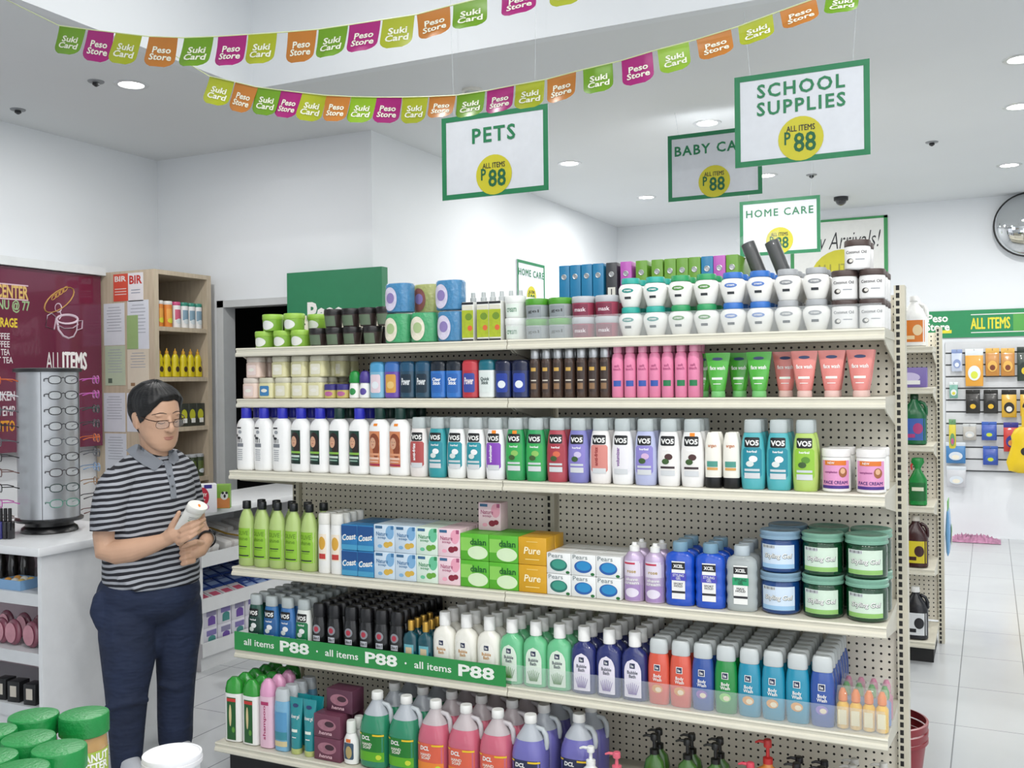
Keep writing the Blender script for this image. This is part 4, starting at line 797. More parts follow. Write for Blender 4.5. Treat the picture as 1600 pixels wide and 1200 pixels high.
# ---------------------------------------------------------------- second gondola and back wall
Z2 = [1.71, 1.485, 1.17, .84, .50, .12]
GON2 = gondola('beige gondola of cleaning goods behind the nearest one, by the floor aisle', -2.72, [-1.5], -.275, 6.2, [5.82, 5.82, 5.8, 5.78, 5.78, 5.72], Z2, 6.6, [1.2, .6], 1.83)
def cleaner_jug(c, lab, lab2, desc, cap='e8e8e4'):
    t = T('cleaner_jug', 'jug', desc, .13, .1, .28); full = [(0, .055, .042, 3), (.006, .063, .049, 3), (.16, .064, .05, 3), (.2, .05, .042, 2.4), (.235, .024, .022, 2), (.25, .019, .019, 2)]
    t.p('body', loft(full), M(c, .25)); t.p('cap', lathe([(.021, .2505), (.0225, .252), (.021, .277), (.019, .28)]), M(cap, .3))
    t.p('handle', tube([(.03, 0, .235), (.05, 0, .225), (.06, 0, .2), (.06, 0, .17)], .009, 8), M(c, .3)); s = Surf(full)
    t.p('front_label', G().add(*patch(s, 0, .085, .112, .12, .0008), M(lab, .4)).add(*patch(s, .02, .09, .05, .06, .0014, 'ellipse'), M(lab2, .4)).add(*patch(s, -.02, .05, .05, .02, .0014), M(lab2, .4)), front=True); return t
def spray(c, lab, desc):
    t = T('trigger_spray', 'bottle', desc, .1, .06, .26); s_ = [(0, .04, .024, 2.8), (.005, .046, .029, 2.8), (.14, .047, .03, 2.8), (.19, .02, .018, 2), (.2, .015, .015, 2)]
    t.p('body', loft(s_), M(c, .25)); tr = t.p('trigger_head', [loft([(.2, .016, .014), (.215, .022, .014), (.235, .034, .014), (.256, .03, .012), (.26, .02, .008)])], M(c, .3)); t.p('trigger', tube([(-.02, 0, .235), (-.034, 0, .215), (-.03, 0, .195)], [.006, .005, .004], 8), M('d8362e', .4), tr)
    t.p('front_label', G().add(*patch(Surf(s_), 0, .075, .08, .1, .0008), M(lab, .4)).add(*patch(Surf(s_), 0, .09, .06, .02, .0014), M('e6e8d0', .4)), front=True); return t
def block(name, cat, desc, w, d, h, c, c2):
    def f(g, s, w, h): g.add(*patch(s, -w*.05, h*.5, w*.7, h*.5, .0006, 'ellipse'), M(c2, .4)).add(*patch(s, w*.05, h*.25, w*.5, h*.2, .001), WHITE)
    return carton(name, desc, w, d, h, c, f, cat)
W2 = 'second gondola'
def row2(i, specs): row(0, specs, z0=Z2[i]+.0006, yf=[5.82, 5.82, 5.8, 5.78, 5.78, 5.72][i], xb=(-2.7, -.31), yend=6.2, where=W2)
row2(0, [(cleaner_jug('ecece8', 'dd7a1c', 'f2d7a8', 'white jug with orange label'), 1424, {}), (cleaner_jug('ecece8', 'dd7a1c', 'f2d7a8', 'white jug with orange label'), 1456, {}), (cleaner_jug('ecece8', 'dd7a1c', 'f2d7a8', 'white jug with orange label'), 1440, {'back': .16})])
row2(1, [(block('tissue_box', 'pack', 'purple softener pack', .17, .09, .11, '7d6bb0', 'cfc4e6'), 1444, {'z': .0}), (sp, 1415, {})])
row2(2, [(cleaner_jug('0f5a2c', 'b23a78', '3a62b0', 'green jug with magenta label', '0c3f20'), 1425, {}), (cleaner_jug('12663a', '3a62b0', 'b23a78', 'green jug with blue label', '0c3f20'), 1450, {})])
row2(3, [(cleaner_jug('c4283a', 'e2e0da', 'c4283a', 'red cleaner bottle', 'c4283a'), 1418, {}), (spray('128a3c', '0f6a30', 'green trigger spray bottle'), 1448, {})])
row2(4, [(cleaner_jug('3a1516', 'd8c72a', '3a1516', 'dark maroon jug with yellow labels', 'ddd8cc'), 1440, {}), (cleaner_jug('3a1516', 'd8c72a', '3a1516', 'dark maroon jug with yellow labels', 'ddd8cc'), 1405, {})])
row2(5, [(cleaner_jug('18191f', 'dfe2e4', '18191f', 'black bottle with white label', 'e8e8e4'), 1441, {}), (cleaner_jug('18191f', 'dfe2e4', '18191f', 'black bottle with white label', 'e8e8e4'), 1405, {})])
def hang(T_, px0, px1, py0, y, label, group=None, hook=True):
    p = onY((px0+px1)/2, py0, y); r = T_.put((p.x, p.y, p.z-T_.h), label, group)
    if hook: part(r, 'hook', tube([(0, T_.d/2+.06, T_.h-.014), (0, -.03, T_.h-.014), (0, -.045, T_.h-.006)], .003, 6), SILVER)
    return r
def pack(name, w, h, c, c2, desc, d=.035, head=.22, c3=None):
    t = T(name, 'pack', desc, w, d, h); t.p('bag', loft([(0, w*.49, .003, 4), (h*.06, w*.5, d*.3, 4), (h*.4, w*.5, d*.5, 3.4), (h*(1-head), w*.5, d*.25, 4), (h*(1-head*.8), w*.5, .003, 4)]), M(c, .3, coat=.3))
    t.p('header_card', rbox(w, .004, h*head*.84, .0015, h*(1-head)+h*head*.16), M(c2, .4)); s = Flat(-d/2)
    t.p('front_print', G().add(*patch(s, 0, h*.35, w*.7, h*.4, .0008, 'ellipse'), M(c2, .4)).add(*patch(s, 0, h*.3, w*.4, h*.2, .0016, 'ellipse'), M(c3 or 'f0ead8', .4)), front=True); return t
# slat wall on the back wall
yw = YD-.003; s0, s1 = onY(1478, 640, yw-.03).x, 3.2; zt, zb = onY(1560, 533, yw-.03).z, onY(1560, 738, yw-.03).z
r = empty('slat_wall', 'grey slatted display panel of hanging packs on the back wall', 'display panel', (0, 0, 0)); part(r, 'backing', box(s0, s1, yw-.012, yw, zb, zt), M('5c5f62', .6), smooth=False)
g = G(); n = 11
for i in range(n): z = zb+(zt-zb)*i/n; g.add(*box(s0, s1, yw-.03, yw-.0125, z+.014, z+(zt-zb)/n))
part(r, 'slat', g, M('d7d9db', .35), smooth=False)
yp = yw-.075; PK = [  # px0, px1, py0, py1, bag, card, print colour, what
 (1486, 1504, 546, 580, 'c9d2e4', '8a9cc8', 'e8ecf2', 'pale blue glove pack'), (1507, 1537, 545, 603, 'e8a63c', 'e6eef0', 'd8e04a', 'orange glove pack with yellow hand'), (1539, 1562, 544, 587, 'c98a3c', 'e8b65a', '7a3a1e', 'amber brush pack nearest the glove pack'), (1563, 1586, 544, 587, 'c98a3c', 'e8b65a', '7a3a1e', 'amber brush pack farther from the glove pack'), (1588, 1612, 542, 595, '2a3a30', '22302a', 'e0c42c', 'dark pack holding a yellow tool'),
 (1508, 1532, 609, 646, '1e1c18', '15140f', 'e0b42c', 'black scrubber pack first of the row'), (1536, 1560, 609, 646, '1e1c18', '15140f', 'e0b42c', 'black scrubber pack second of the row'), (1564, 1589, 609, 652, 'd8a92a', '15140f', 'e8e4d8', 'black and yellow scrubber pack third of the row'), (1593, 1617, 609, 650, 'd8a92a', '15140f', 'e8e4d8', 'black and yellow scrubber pack last of the row'),
 (1483, 1497, 597, 622, '7ab0a0', 'e2e8e8', 'd8d04a', 'small green sponge pack'), (1504, 1526, 662, 688, 'b8b4ac', 'cfd2d2', 'e8e4dc', 'clear clip pack'), (1533, 1558, 659, 688, '2f52b0', '3a62b8', 'c8d83a', 'blue sponge pack above its twin'), (1535, 1560, 697, 727, '2f52b0', '3a62b8', 'c8d83a', 'blue sponge pack below its twin'), (1567, 1592, 660, 706, 'cf3a34', '3a3a94', 'e8a04a', 'red and violet sponge pack'), (1482, 1494, 655, 704, 'd8c83a', '6a9a6a', 'c85a8a', 'tall yellow and green pack')]
for a, b, c, e, k1, k2, k3, lab in PK:
    P0, P1 = onY(a, c, yp), onY(b, e, yp); hang(pack('hanging_pack', abs(P1.x-P0.x)*.95, P0.z-P1.z, k1, k2, lab, c3=k3), a, b, c, yp, lab+' on the slat wall', 'packs on the slat wall')
p = onY(1600, 737, yp); r = empty('toy_guitar', 'yellow guitar shaped toy hanging lowest on the slat wall', 'toy', (p.x, yp-.15, p.z))
part(r, 'body', [loft([(0, .06, .015), (.02, .13, .03), (.1, .15, .035), (.2, .12, .03), (.27, .1, .028), (.34, .11, .03), (.4, .08, .025), (.43, .03, .015)], 24)], M('e3c21e', .3)); part(r, 'neck', box(-.02, .02, -.02, .02, .43, .6), M('d9b31a', .3)); part(r, 'sound_hole', patch(Flat(-.036), 0, .2, .06, .07, .001, 'ellipse'), BLACK); part(r, 'hook', tube([(0, .22, .59), (0, -.03, .59)], .004, 6), SILVER)
for px, py, c, lab in ((1487, 722, '3f7fb8', 'blue pouch hanging at the gondola end'), (1488, 764, 'c9cbd0', 'white mesh bag hanging at the gondola end')):
    t = pack('hanging_pack', .17, .2, c, 'd8e0e8', lab); p = onY(px, py, 9.2); t.put((p.x, yp-.0, p.z-.1), lab, 'packs on the slat wall')
t = pack('detergent_bag', .2, .32, '6fa8d8', '5fae4a', 'bag'); t.put((-.2275, 6.35, .5), 'green topped blue bag hanging at the far gondola end', None, math.pi/2)
p = onZ(1521, 845, 0); r = empty('crumpled_cloth', 'crumpled pink printed cloth on the floor by the back wall', 'cloth', (p.x, p.y, 0)); g = G()
nx, ny = 26, 14; v = []
for j in range(ny):
    for i in range(nx):
        x, y = (i/(nx-1)-.5)*.46, (j/(ny-1)-.5)*.3; e = max(0, 1-(2*abs(x)/.46)**3)*max(0, 1-(2*abs(y)/.3)**3)
        v.append((x, y, .004+.075*e*abs(math.sin(i*1.3+j*.9)*math.cos(j*1.1-i*.5))))
g.add(v, [(j*nx+i, j*nx+i+1, (j+1)*nx+i+1, (j+1)*nx+i) for j in range(ny-1) for i in range(nx-1)]); part(r, 'cloth', g, M('b984a2', .8, var=.75, scale=22))
# green banner and poster, round mirror
y = YD-.004; b0, z1, z0 = onY(1440, 483, y).x, onY(1560, 483, y).z, onY(1560, 526, y).z
r = empty('banner', 'green banner with ALL ITEMS lettering on the back wall', 'banner', (0, 0, 0)); part(r, 'sheet', box(b0, 3.2, y-.012, y, z0, z1), M('1f8a55', .5), smooth=False); s = Flat(y-.0125)
yx = lambda px: onY(px, 500, y).x
part(r, 'lettering', text(s, 'ALL ITEMS', (yx(1517)+yx(1578))/2, (z0+z1)/2, w=yx(1578)-yx(1517), h=.105, bold=.03), M('e6dc3a', .5), smooth=False)
part(r, 'lettering', text(s, 'Peso\nStore', (yx(1446)+yx(1484))/2, (z0+z1)/2+.02, w=yx(1484)-yx(1446), h=.16, bold=.03), WHITE, smooth=False)
q = part(r, 'price_panel', patch(s, yx(1583)+.25, (z0+z1)/2, .5, .16, .001), M('58a84e', .5), smooth=False); part(q, 'lettering', text(s, 'P88', yx(1583)+.23, (z0+z1)/2, h=.12, bold=.05, eps=.003), WHITE, smooth=False)
for zz in (z0+.045, z1-.045): part(r, 'line', patch(s, yx(1517)+.6, zz, 1.2, .008, .001), WHITE, smooth=False)
part(r, 'tag_line', patch(s, yx(1478), z0+.06, .1, .03, .001), M('e6dc3a', .5), smooth=False)
x0, x1, z1 = onY(1235, 345, y).x, onY(1387, 336, y).x, onY(1387, 336, y).z; cxp = (x0+x1)/2
r = empty('poster', 'green framed New Arrivals poster on the back wall behind jars', 'poster', (0, 0, 0)); part(r, 'sheet', box(x0, x1, y-.01, y, z1-1.3, z1), WHITE, smooth=False); s = Flat(y-.0105)
for a in (patch(s, x0+.018, z1-.65, .036, 1.3, .001), patch(s, x1-.018, z1-.65, .036, 1.3, .001), patch(s, cxp, z1-.012, x1-x0, .024, .001)): part(r, 'border', a, M('3f9a5a', .5), smooth=False)
part(r, 'lettering', text(s, 'New Arrivals!', cxp, z1-.22, w=(x1-x0)*.86, h=.17, shear=.3, bold=-.008), INK, smooth=False)
q = part(r, 'price_disc', patch(s, cxp+.03, z1-.62, .62, .62, .001, 'ellipse'), M('d8d032', .5), smooth=False); part(q, 'lettering', text(s, 'ALL ITEMS', cxp+.03, z1-.5, w=.5, h=.09, eps=.003), M('a8a23a', .5), smooth=False); part(q, 'lettering', text(s, 'P88', cxp+.03, z1-.66, w=.42, h=.2, bold=.04, eps=.003), M('1f7a4a', .5), smooth=False)
p = onY(1608, 350, YD-.12); r = empty('convex_mirror', 'round convex safety mirror with black rim on the back wall', 'mirror', (p.x, YD-.1, p.z))
v, f = ell((0, 0, 0), .29, .12, .29, 32, 24); part(r, 'mirror_face', G().add([(a, min(b, .01), c) for a, b, c in v], f), M('d8dadc', .03, 1, var=0)); part(r, 'rim', tube([(.29*math.cos(a*math.pi/20), 0, .29*math.sin(a*math.pi/20)) for a in range(40)], .012, 8, closed=True), BLACK); part(r, 'mount', cyl(.03, -.02, .1), BLACK, (0, 0, -.05))
# ---------------------------------------------------------------- hanging signs
SGN = M('1f7f52', .45); DISC = M('cfc72c', .45); SHEET = M('dfe3ea', .5)
def hang_sign(px, py, dist, lines, label, th=.05, rotz=0, wires=True, loc=None, disc=True):
    p = loc or onD(px, py, dist); r = empty('hanging_sign' if wires else 'wall_sign', label, 'sign', p, (0, 0, rotz)); w, h = .594, .42; s = Flat(-.004)
    part(r, 'board', rbox(w, .006, h, .0015, -h/2), SHEET, smooth=False)
    g = G()
    for a, b, c, d in ((0, h/2-.013, w, .026), (0, -h/2+.013, w, .026), (-w/2+.013, 0, .026, h-.052), (w/2-.013, 0, .026, h-.052)): g.add(*patch(s, a, b, c, d, .0006))
    part(r, 'border', g, SGN, smooth=False)
    z = h/2-.028-th*.5-(.045 if len(lines) == 1 else .02)
    for ln in lines: part(r, 'lettering', text(s, ln, 0, z, h=th, bold=.024, space=1.2), SGN, smooth=False); z -= th*1.28
    if disc:
        q = part(r, 'price_disc', patch(s, 0, -.105, .2, .2, .0012, 'ellipse'), DISC, smooth=False); G_ = M('12623c', .5)
        part(q, 'lettering', text(s, 'ALL ITEMS', 0, -.058, w=.125, h=.026, eps=.0022), INK, smooth=False); part(q, 'lettering', text(s, 'P', -.058, -.1, w=.028, h=.058, eps=.0022, bold=.02), G_, smooth=False); part(q, 'lettering', text(s, '88', .018, -.122, w=.098, h=.088, eps=.0022, bold=.02), G_, smooth=False)
    if wires:
        for sx in (-1, 1): part(r, 'wire', tube([(sx*w*.38, 0, h/2-.004), (sx*w*.42, 0, ZC-p.z if p.y > TY else ZT-p.z)], .0011, 5), M('e6ecf0', .1, alpha=.5, var=0))
hang_sign(772, 240, 4.92, ['PETS'], 'PETS price sign hanging behind the lower flags', .078)
hang_sign(1251, 180, 4.45, ['SCHOOL', 'SUPPLIES'], 'SCHOOL SUPPLIES price sign, largest hanging sign', .064)
hang_sign(1116, 257, 6.16, ['BABY CARE'], 'BABY CARE price sign partly behind the school supplies sign', .064)
hang_sign(1218, 354, 7.4, ['HOME CARE'], 'HOME CARE price sign hanging above the binders', .055)
a, b = onX(807, 404, XC+.004), onX(850, 419, XC+.004); hang_sign(0, 0, 0, ['HOME CARE'], 'HOME CARE sign fixed to the passage wall', .06, math.pi/2, False, Vector((XC+.006, (a.y+b.y)/2, (a.z+b.z)/2-.2)))
y = YB-.06; x0, x1, z1 = onY(451, 428, y).x, onY(599, 418, y).x, onY(525, 422, y).z
r = empty('shop_sign', 'plain green board with white lettering beside the dark doorway', 'sign', (0, y, 0)); part(r, 'board', box(x0, x1, -.02, .05, z1-.62, z1), M('2b8058', .5), smooth=False)
part(r, 'lettering', text(Flat(-.021), 'Peso\nStore', onY(480, 500, y).x+.17, z1-.36, w=.36, h=.3, bold=.04), WHITE, smooth=False); part(r, 'post', box((x0+x1)/2-.03, (x0+x1)/2+.03, -.005, .04, 0, z1-.62), M('2b8058', .5), smooth=False)
# ---------------------------------------------------------------- flag garlands
FC = {'g': '699619', 'm': 'a01a70', 'y': 'a2ab20', 'o': 'b8742b', 'l': '85ad1b'}
def garland(name_label, flags, d0, d1):
    a0, a1 = flags[0][0], flags[-1][1]; r = empty('flag_garland', name_label, 'bunting', (0, 0, 0), group='shop flag garlands')
    dist = lambda px: 1/(1/d0+(1/d1-1/d0)*(px-a0)/(a1-a0))
    tops = [(f[0], f[2]) for f in flags]+[(flags[-1][1], flags[-1][2]-(8 if flags[-1][2] < 0 else 4))]
    cord = [onD(x, y, dist(x)) for x, y in tops]
    e0 = cord[0]+(cord[0]-cord[1]).normalized()*.35; e0.z += .1; e1 = cord[-1]+(cord[-1]-cord[-2]).normalized()*.5
    part(r, 'cord', tube([e0]+cord+[e1], .0022, 6), M('cdd8a0', .4))
    for i, (l, rr, t, b, c) in enumerate(flags):
        A_ = onD(l, tops[i][1], dist(l)); B_ = onD(rr, tops[i][1]+(tops[i+1][1]-tops[i][1])*(rr-l)/max(1, tops[i+1][0]-l), dist(rr)); w = (B_-A_).length; h = w*1.12 if b is None else (b-t)/FPX*dist((l+rr)/2)
        ex = (B_-A_).normalized(); ez = Vector((0, 0, 1)); ez = (ez-ex*ez.dot(ex)).normalized(); ey = ez.cross(ex); tilt = random.uniform(-.1, .1); tx = random.uniform(-.14, .02)
        bend = random.uniform(.012, .035); twist = random.uniform(-.25, .25)
        def warp(v): 
            out = []
            for x, y_, z in v:
                k = -z/h; yy = y_-bend*k*k*math.cos(x/w*2)+twist*x*k*.6; out.append((A_+B_)/2+ex*(x+tx*k*h)+ey*yy+ez*z)
            return out
        g = G(); v, f = patch(Flat(0), 0, -h/2, w*.96, h, 0, 'flag'); g.add(warp(v), f)
        q = part(r, 'pennant', g, M(FC[c], .35))
        body = 'Suki\nCard' if c in 'gyl' else 'Peso\nStore'; v, f = text(Flat(0), body, .02*w, -h*.55, w=w*.7, h=h*.46, bold=.025, eps=.0015); part(q, 'lettering', G().add(warp(v), f), M('e9ead8', .5), smooth=False)
garland('upper flag garland of green, magenta and orange pennants above the PETS sign', [(92, 135, 40, 84, 'g'), (137, 179, 46, 95, 'm'), (180, 223, 51, 99, 'y'), (232, 279, 57, 105, 'o'), (287, 335, 59, 107, 'g'), (340, 387, 57, 107, 'm'), (387, 434, 54, 104, 'y'), (449, 496, 50, 101, 'o'), (497, 545, 46, 95, 'g'), (545, 596, 39, 87, 'm'), (597, 649, 31, 79, 'y'), (650, 704, 23, 68, 'o'), (707, 762, 8, 53, 'g'), (783, 838, -10, 34, 'm'), (861, 914, -34, 14, 'y')], 4.2, 3.5)
garland('lower flag garland of small pennants running past the PETS and school supplies signs', [(327, 367, 119, 161, 'y'), (367, 404, 128, 172, 'o'), (400, 440, 136, 178, 'g'), (438, 475, 141, 183, 'm'), (472, 511, 145, 188, 'y'), (508, 549, 149, 190, 'o'), (548, 590, 151, 193, 'l'), (588, 629, 152, 193, 'm'), (628, 670, 152, 194, 'y'), (670, 713, 151, 187, 'o'), (713, 759, 149, 188, 'g'), (760, 804, 142, 182, 'm'), (805, 852, 133, 174, 'y'), (854, 901, 124, 166, 'o'), (910, 958, 109, 153, 'g'), (970, 1020, 95, 141, 'm'), (1026, 1077, 78, 120, 'l'), (1087, 1143, 62, 101, 'o'), (1152, 1208, 42, 78, 'y'), (1217, 1276, 18, 53, 'o'), (1290, 1345, -8, 27, 'g')], 4.65, 3.5)
# ---------------------------------------------------------------- counters and the counter wall
LAM = M('e4e6e8', .3); LAM2 = M('d7dadd', .35)
c1x, c1y, c1t = onZ(60, 856, .9).x, onZ(60, 856, .9).y, .9
r = empty('display_counter', 'white counter carrying the eyeglasses stand, open shelves facing the camera', 'counter', (0, 0, 0))
part(r, 'worktop', rbox(1.9+.02, .65, .035, .004, .865, c1x-.94, c1y+.31), LAM)
part(r, 'end_panel', box(c1x-.022, c1x, c1y+.012, c1y+.62, 0, .865), LAM, smooth=False)
part(r, 'end_panel', box(c1x-1.88, c1x-1.86, c1y+.012, c1y+.62, 0, .865), LAM, smooth=False)
part(r, 'back_board', box(c1x-1.86, c1x-.022, c1y+.42, c1y+.44, 0, .865), M('d9c3cb', .5), smooth=False)
zf = lambda py: onY(30, py, c1y+.01).z
SH1 = [zf(926), zf(1018), zf(1103)]
for z in SH1: part(r, 'shelf', box(c1x-1.86, c1x-.022, c1y+.015, c1y+.42, z-.05, z), LAM2, smooth=False)
part(r, 'plinth', box(c1x-1.86, c1x-.022, c1y+.03, c1y+.05, 0, SH1[2]-.05), LAM, smooth=False)
xa = lambda px, y=None: onY(px, 900, y or c1y+.1).x
eg = onY(37, 905, c1y+.07); z = SH1[0]
r = empty('egg_tray', 'light blue tray of orange and white balls on the counter shelf', 'tray', (xa(38), c1y+.08, z+.0005)); part(r, 'tray', [box(-.065, .065, -.05, .05, 0, .004), box(-.065, .065, -.05, -.047, .004, .04), box(-.065, .065, .047, .05, .004, .04), box(-.065, -.062, -.047, .047, .004, .04), box(.062, .065, -.047, .047, .004, .04)], M('7fa8d0', .4), smooth=False)
for i in range(6):
    o = obj('bath_ball', G().add(*ell((0, 0, .02), .019, .019, .02, 14, 10)).mesh('ball', M(['e0a04a', 'e9e6dc', 'd9b86a'][i % 3], .4)), None, (xa(38)-.041+.041*(i % 3), c1y+.055+.045*(i//3), z+.0055)); tag(o, ['orange', 'white', 'tan'][i % 3]+' bath ball in the blue tray, '+('front row' if i < 3 else 'back row'), 'ball', 'bath balls in the blue tray')
for i, px in enumerate((-14, 2, 18, 34)):
    r = empty('hair_clip', 'glossy black claw clip on the top counter shelf, %s from left' % ORD[i], 'hair clip', (xa(px, c1y+.2), c1y+.2+.01*i, z+.0005), (0, 0, .5)); part(r, 'shell', [loft([(0, .02, .04, 3), (.06, .024, .045, 2.6), (.12, .016, .035, 2.4), (.14, .006, .018, 2)])], M('26221f', .15, coat=.6)); part(r, 'hinge', cyl(.006, .1, .13, cx=.022), SILVER)
t = T('compact_mirror', 'compact', 'c', .09, .04, .11); v, f = ell((0, 0, .055), .045, .018, .055, 22, 14); t.p('case', (v, f), M('8a4a5c', .2, coat=.6)); t.p('mirror', patch(Flat(-.0185), 0, .055, .066, .084, .0, 'ellipse'), M('d79aa6', .12, .5, var=.25, scale=30), front=True)
for i, (px, yy, dz) in enumerate(((2, .07, 0), (21, .07, 0), (49, .07, 0), (10, .17, .035), (37, .17, .035), (62, .17, .035))):
    t.put((min(xa(px, c1y+yy), c1x-.075), c1y+yy, SH1[1]+.0005), 'pink egg shaped compact, %s row, %s from left' % ('front' if i < 3 else 'back', ORD[i % 3]), 'pink compacts on the counter shelf')
part(empty('display_card', 'pink printed backing card behind the egg shaped compacts', 'card', (c1x-.16, c1y+.33, SH1[1]+.001)), 'card', [box(-.13, .13, 0, .005, 0, .125), box(-.13, .13, -.03, 0, 0, .003)], M('c9949f', .5), smooth=False)
t = T('perfume_box', 'box', 'b', .06, .06, .085); t.p('carton', rbox(.06, .06, .085, .002), M('1a1a1c', .3)); t.p('label', patch(Flat(-.03), 0, .045, .032, .045, .0006), M('c9c2b6', .4), front=True)
for i, px in enumerate((6, 27, 52)): t.put((min(xa(px, c1y+.06), c1x-.06), c1y+.06, SH1[2]+.0005), 'black perfume box with pale label, %s from left' % ORD[i], 'black boxes on the low counter shelf', .15)
# glasses stand
sx, sy = -3.79, 3.06; sv = Vector((-sx, -sy, 0)).normalized(); va = math.atan2(sv.y, sv.x); zt_ = 1.625
r = empty('glasses_stand', 'silver rotating eyeglasses stand with black base on the white counter', 'stand', (sx, sy, .9005))
part(r, 'base', lathe([(.115, 0), (.12, .004), (.115, .02), (.1, .03), (.1, .045), (.14, .05), (.142, .06), (.13, .066)], 36), M('121214', .3)); part(r, 'drum', loft([(.0663, .128, .128), (zt_-.915, .128, .128)], 40), M('b9bcc0', .3, .55)); part(r, 'cap', lathe([(.13, zt_-.9148), (.142, zt_-.913), (.142, zt_-.9), (.13, zt_-.897)], 36), M('1c1c1f', .35))
for k in (-.22, 1.3, -1.75, 2.9): part(r, 'seam', box(-.0008, .0008, -.0008, .0008, .067, zt_-.916), M('3a3c40', .5), (.1285*math.cos(va+k), .1285*math.sin(va+k), 0), False)
def glasses(c, lens='e8eef0', w=.13):
    t = T('eyeglasses', 'glasses', 'g', w, .14, .04)
    for sx_ in (-1, 1):
        cx_ = sx_*w*.26; q = t.p('rim', tube([(cx_+w*.2*math.copysign(abs(math.cos(a))**.8, math.cos(a)), 0, .02+.017*math.copysign(abs(math.sin(a))**.8, math.sin(a))) for a in [math.pi*k/12+.01 for k in range(24)]], .0022, 6, closed=True), M(c, .3)); t.p('lens', patch(Flat(0), cx_, .02, w*.38, .032, 0, 'ellipse'), M(lens, .05, alpha=.25, var=0), q)
        t.p('temple', tube([(sx_*w*.47, 0, .026), (sx_*w*.5, .006, .026), (sx_*w*.49, .045, .024), (sx_*w*.44, .068, .016)], [.0025, .0025, .0022, .003], 6), M(c, .3))
    t.p('bridge', tube([(-w*.07, 0, .026), (0, -.003, .03), (w*.07, 0, .026)], .002, 6), M(c, .3)); return t
GC = ['25262a', '2c2d31', '1b1c1f', '33343a', '55585e', '141417', '3a3136', '2a3f3c', '4f8a78', 'd0622a', 'c45ab0', 'd8dade', '6a4a44', '7f9cc0', '9a7a5a']
gt = {c: glasses(c) for c in GC}
GN = dict(zip(GC, ['dark', 'black', 'jet black', 'charcoal', 'grey', 'thick black', 'brown black', 'dark green', 'mint green', 'orange', 'magenta', 'clear white', 'maroon', 'steel blue', 'tan']))
def hang_g(cols, ang, n, side):
    for i in range(n):
        c = cols[i % len(cols)]; a = va+ang; rad = .128+.074; z = 1.60-.0665*i-.045
        gt[c].put((sx+rad*math.cos(a), sy+rad*math.sin(a), z), '%s eyeglasses, %s from the top, %s of the silver stand' % (GN[c], ORD[i], side), 'eyeglasses on the silver stand', a+math.pi/2)
hang_g(['2c2d31', '25262a', '1b1c1f', '33343a', '55585e', '141417', '3a3136', '2a3f3c', '4f8a78'], .3, 9, 'front')
hang_g(['d0622a', 'd8dade', '55585e', '1b1c1f', '55585e', '25262a', '6a4a44', '141417', 'c45ab0', '6a4a44', '25262a'], -1.35, 10, 'shaded side')
hang_g(['c45ab0', 'c45ab0', '2a3f3c', '33343a', 'd0622a', '55585e', '7f9cc0', '9a7a5a', '25262a', '6a4a44', 'd0622a'], 1.75, 10, 'wall side')
for i, px in enumerate((2, 9, 16)):
    p = onZ(px, 842, .9); t = T('nail_polish', 'bottle', 'n', .03, .03, .13); t.p('bottle', rbox(.028, .028, .075, .003), M('17161c' if i else '2f2f7a', .15, coat=.6)); t.p('cap', cyl(.0075, .0755, .13), BLACK); t.put((p.x, p.y, .9005), 'dark nail polish bottle beside the glasses stand, %s from left' % ORD[i], 'nail polish on the counter')
# far counter
c2x, c2y, c2t = -3.82, 4.03, .87
r = empty('display_counter', 'white counter by the dark doorway with open shelves of blue packs', 'counter', (0, 0, 0)); L2 = 1.32
part(r, 'worktop', rbox(.56, L2+.02, .035, .004, c2t-.035, c2x-.27, c2y+L2/2), LAM)
for yy in (c2y, c2y+L2*.62, c2y+L2-.02): part(r, 'divider', box(c2x-.5, c2x-.012, yy, yy+.02, 0, c2t-.035), LAM, smooth=False)
part(r, 'back_board', box(c2x-.52, c2x-.5, c2y, c2y+L2, 0, c2t-.035), LAM, smooth=False)
S2 = [.60, .355, .115]
for i, z in enumerate(S2):
    tl = (.10, .15, 0)[i]; s = part(r, 'shelf', ([(c2x-.5, c2y+.02, z+tl-.02), (c2x-.01, c2y+.02, z-.02), (c2x-.01, c2y+L2-.02, z-.02), (c2x-.5, c2y+L2-.02, z+tl-.02), (c2x-.5, c2y+.02, z+tl), (c2x-.01, c2y+.02, z), (c2x-.01, c2y+L2-.02, z), (c2x-.5, c2y+L2-.02, z+tl)], [(3, 2, 1, 0), (4, 5, 6, 7), (0, 1, 5, 4), (1, 2, 6, 5), (2, 3, 7, 6), (3, 0, 4, 7)]), LAM2, smooth=False)
    part(s, 'lip', box(c2x-.012, c2x, c2y, c2y+L2, z-.04, z+.035), LAM, smooth=False)
part(r, 'plinth', box(c2x-.03, c2x-.015, c2y+.02, c2y+L2-.02, 0, S2[2]-.04), LAM, smooth=False)
def slope(i, u): return S2[i]+(.10, .15, 0)[i]*(u/.49)
bp = T('blister_pack', 'pack', 'b', .085, .1, .012); bp.p('card', rbox(.085, .1, .01, .001), M('2f4f9c', .3, var=.25, scale=40)); bp.p('print', G().add([(-.035, -.03, .0105), (.035, -.03, .0105), (.035, .01, .0105), (-.035, .01, .0105)], [(0, 1, 2, 3)]).add([(-.02, .02, .0105), (.02, .02, .0105), (.02, .036, .0105), (-.02, .036, .0105)], [(0, 1, 2, 3)]), M('8fa6d0', .3), front=True)
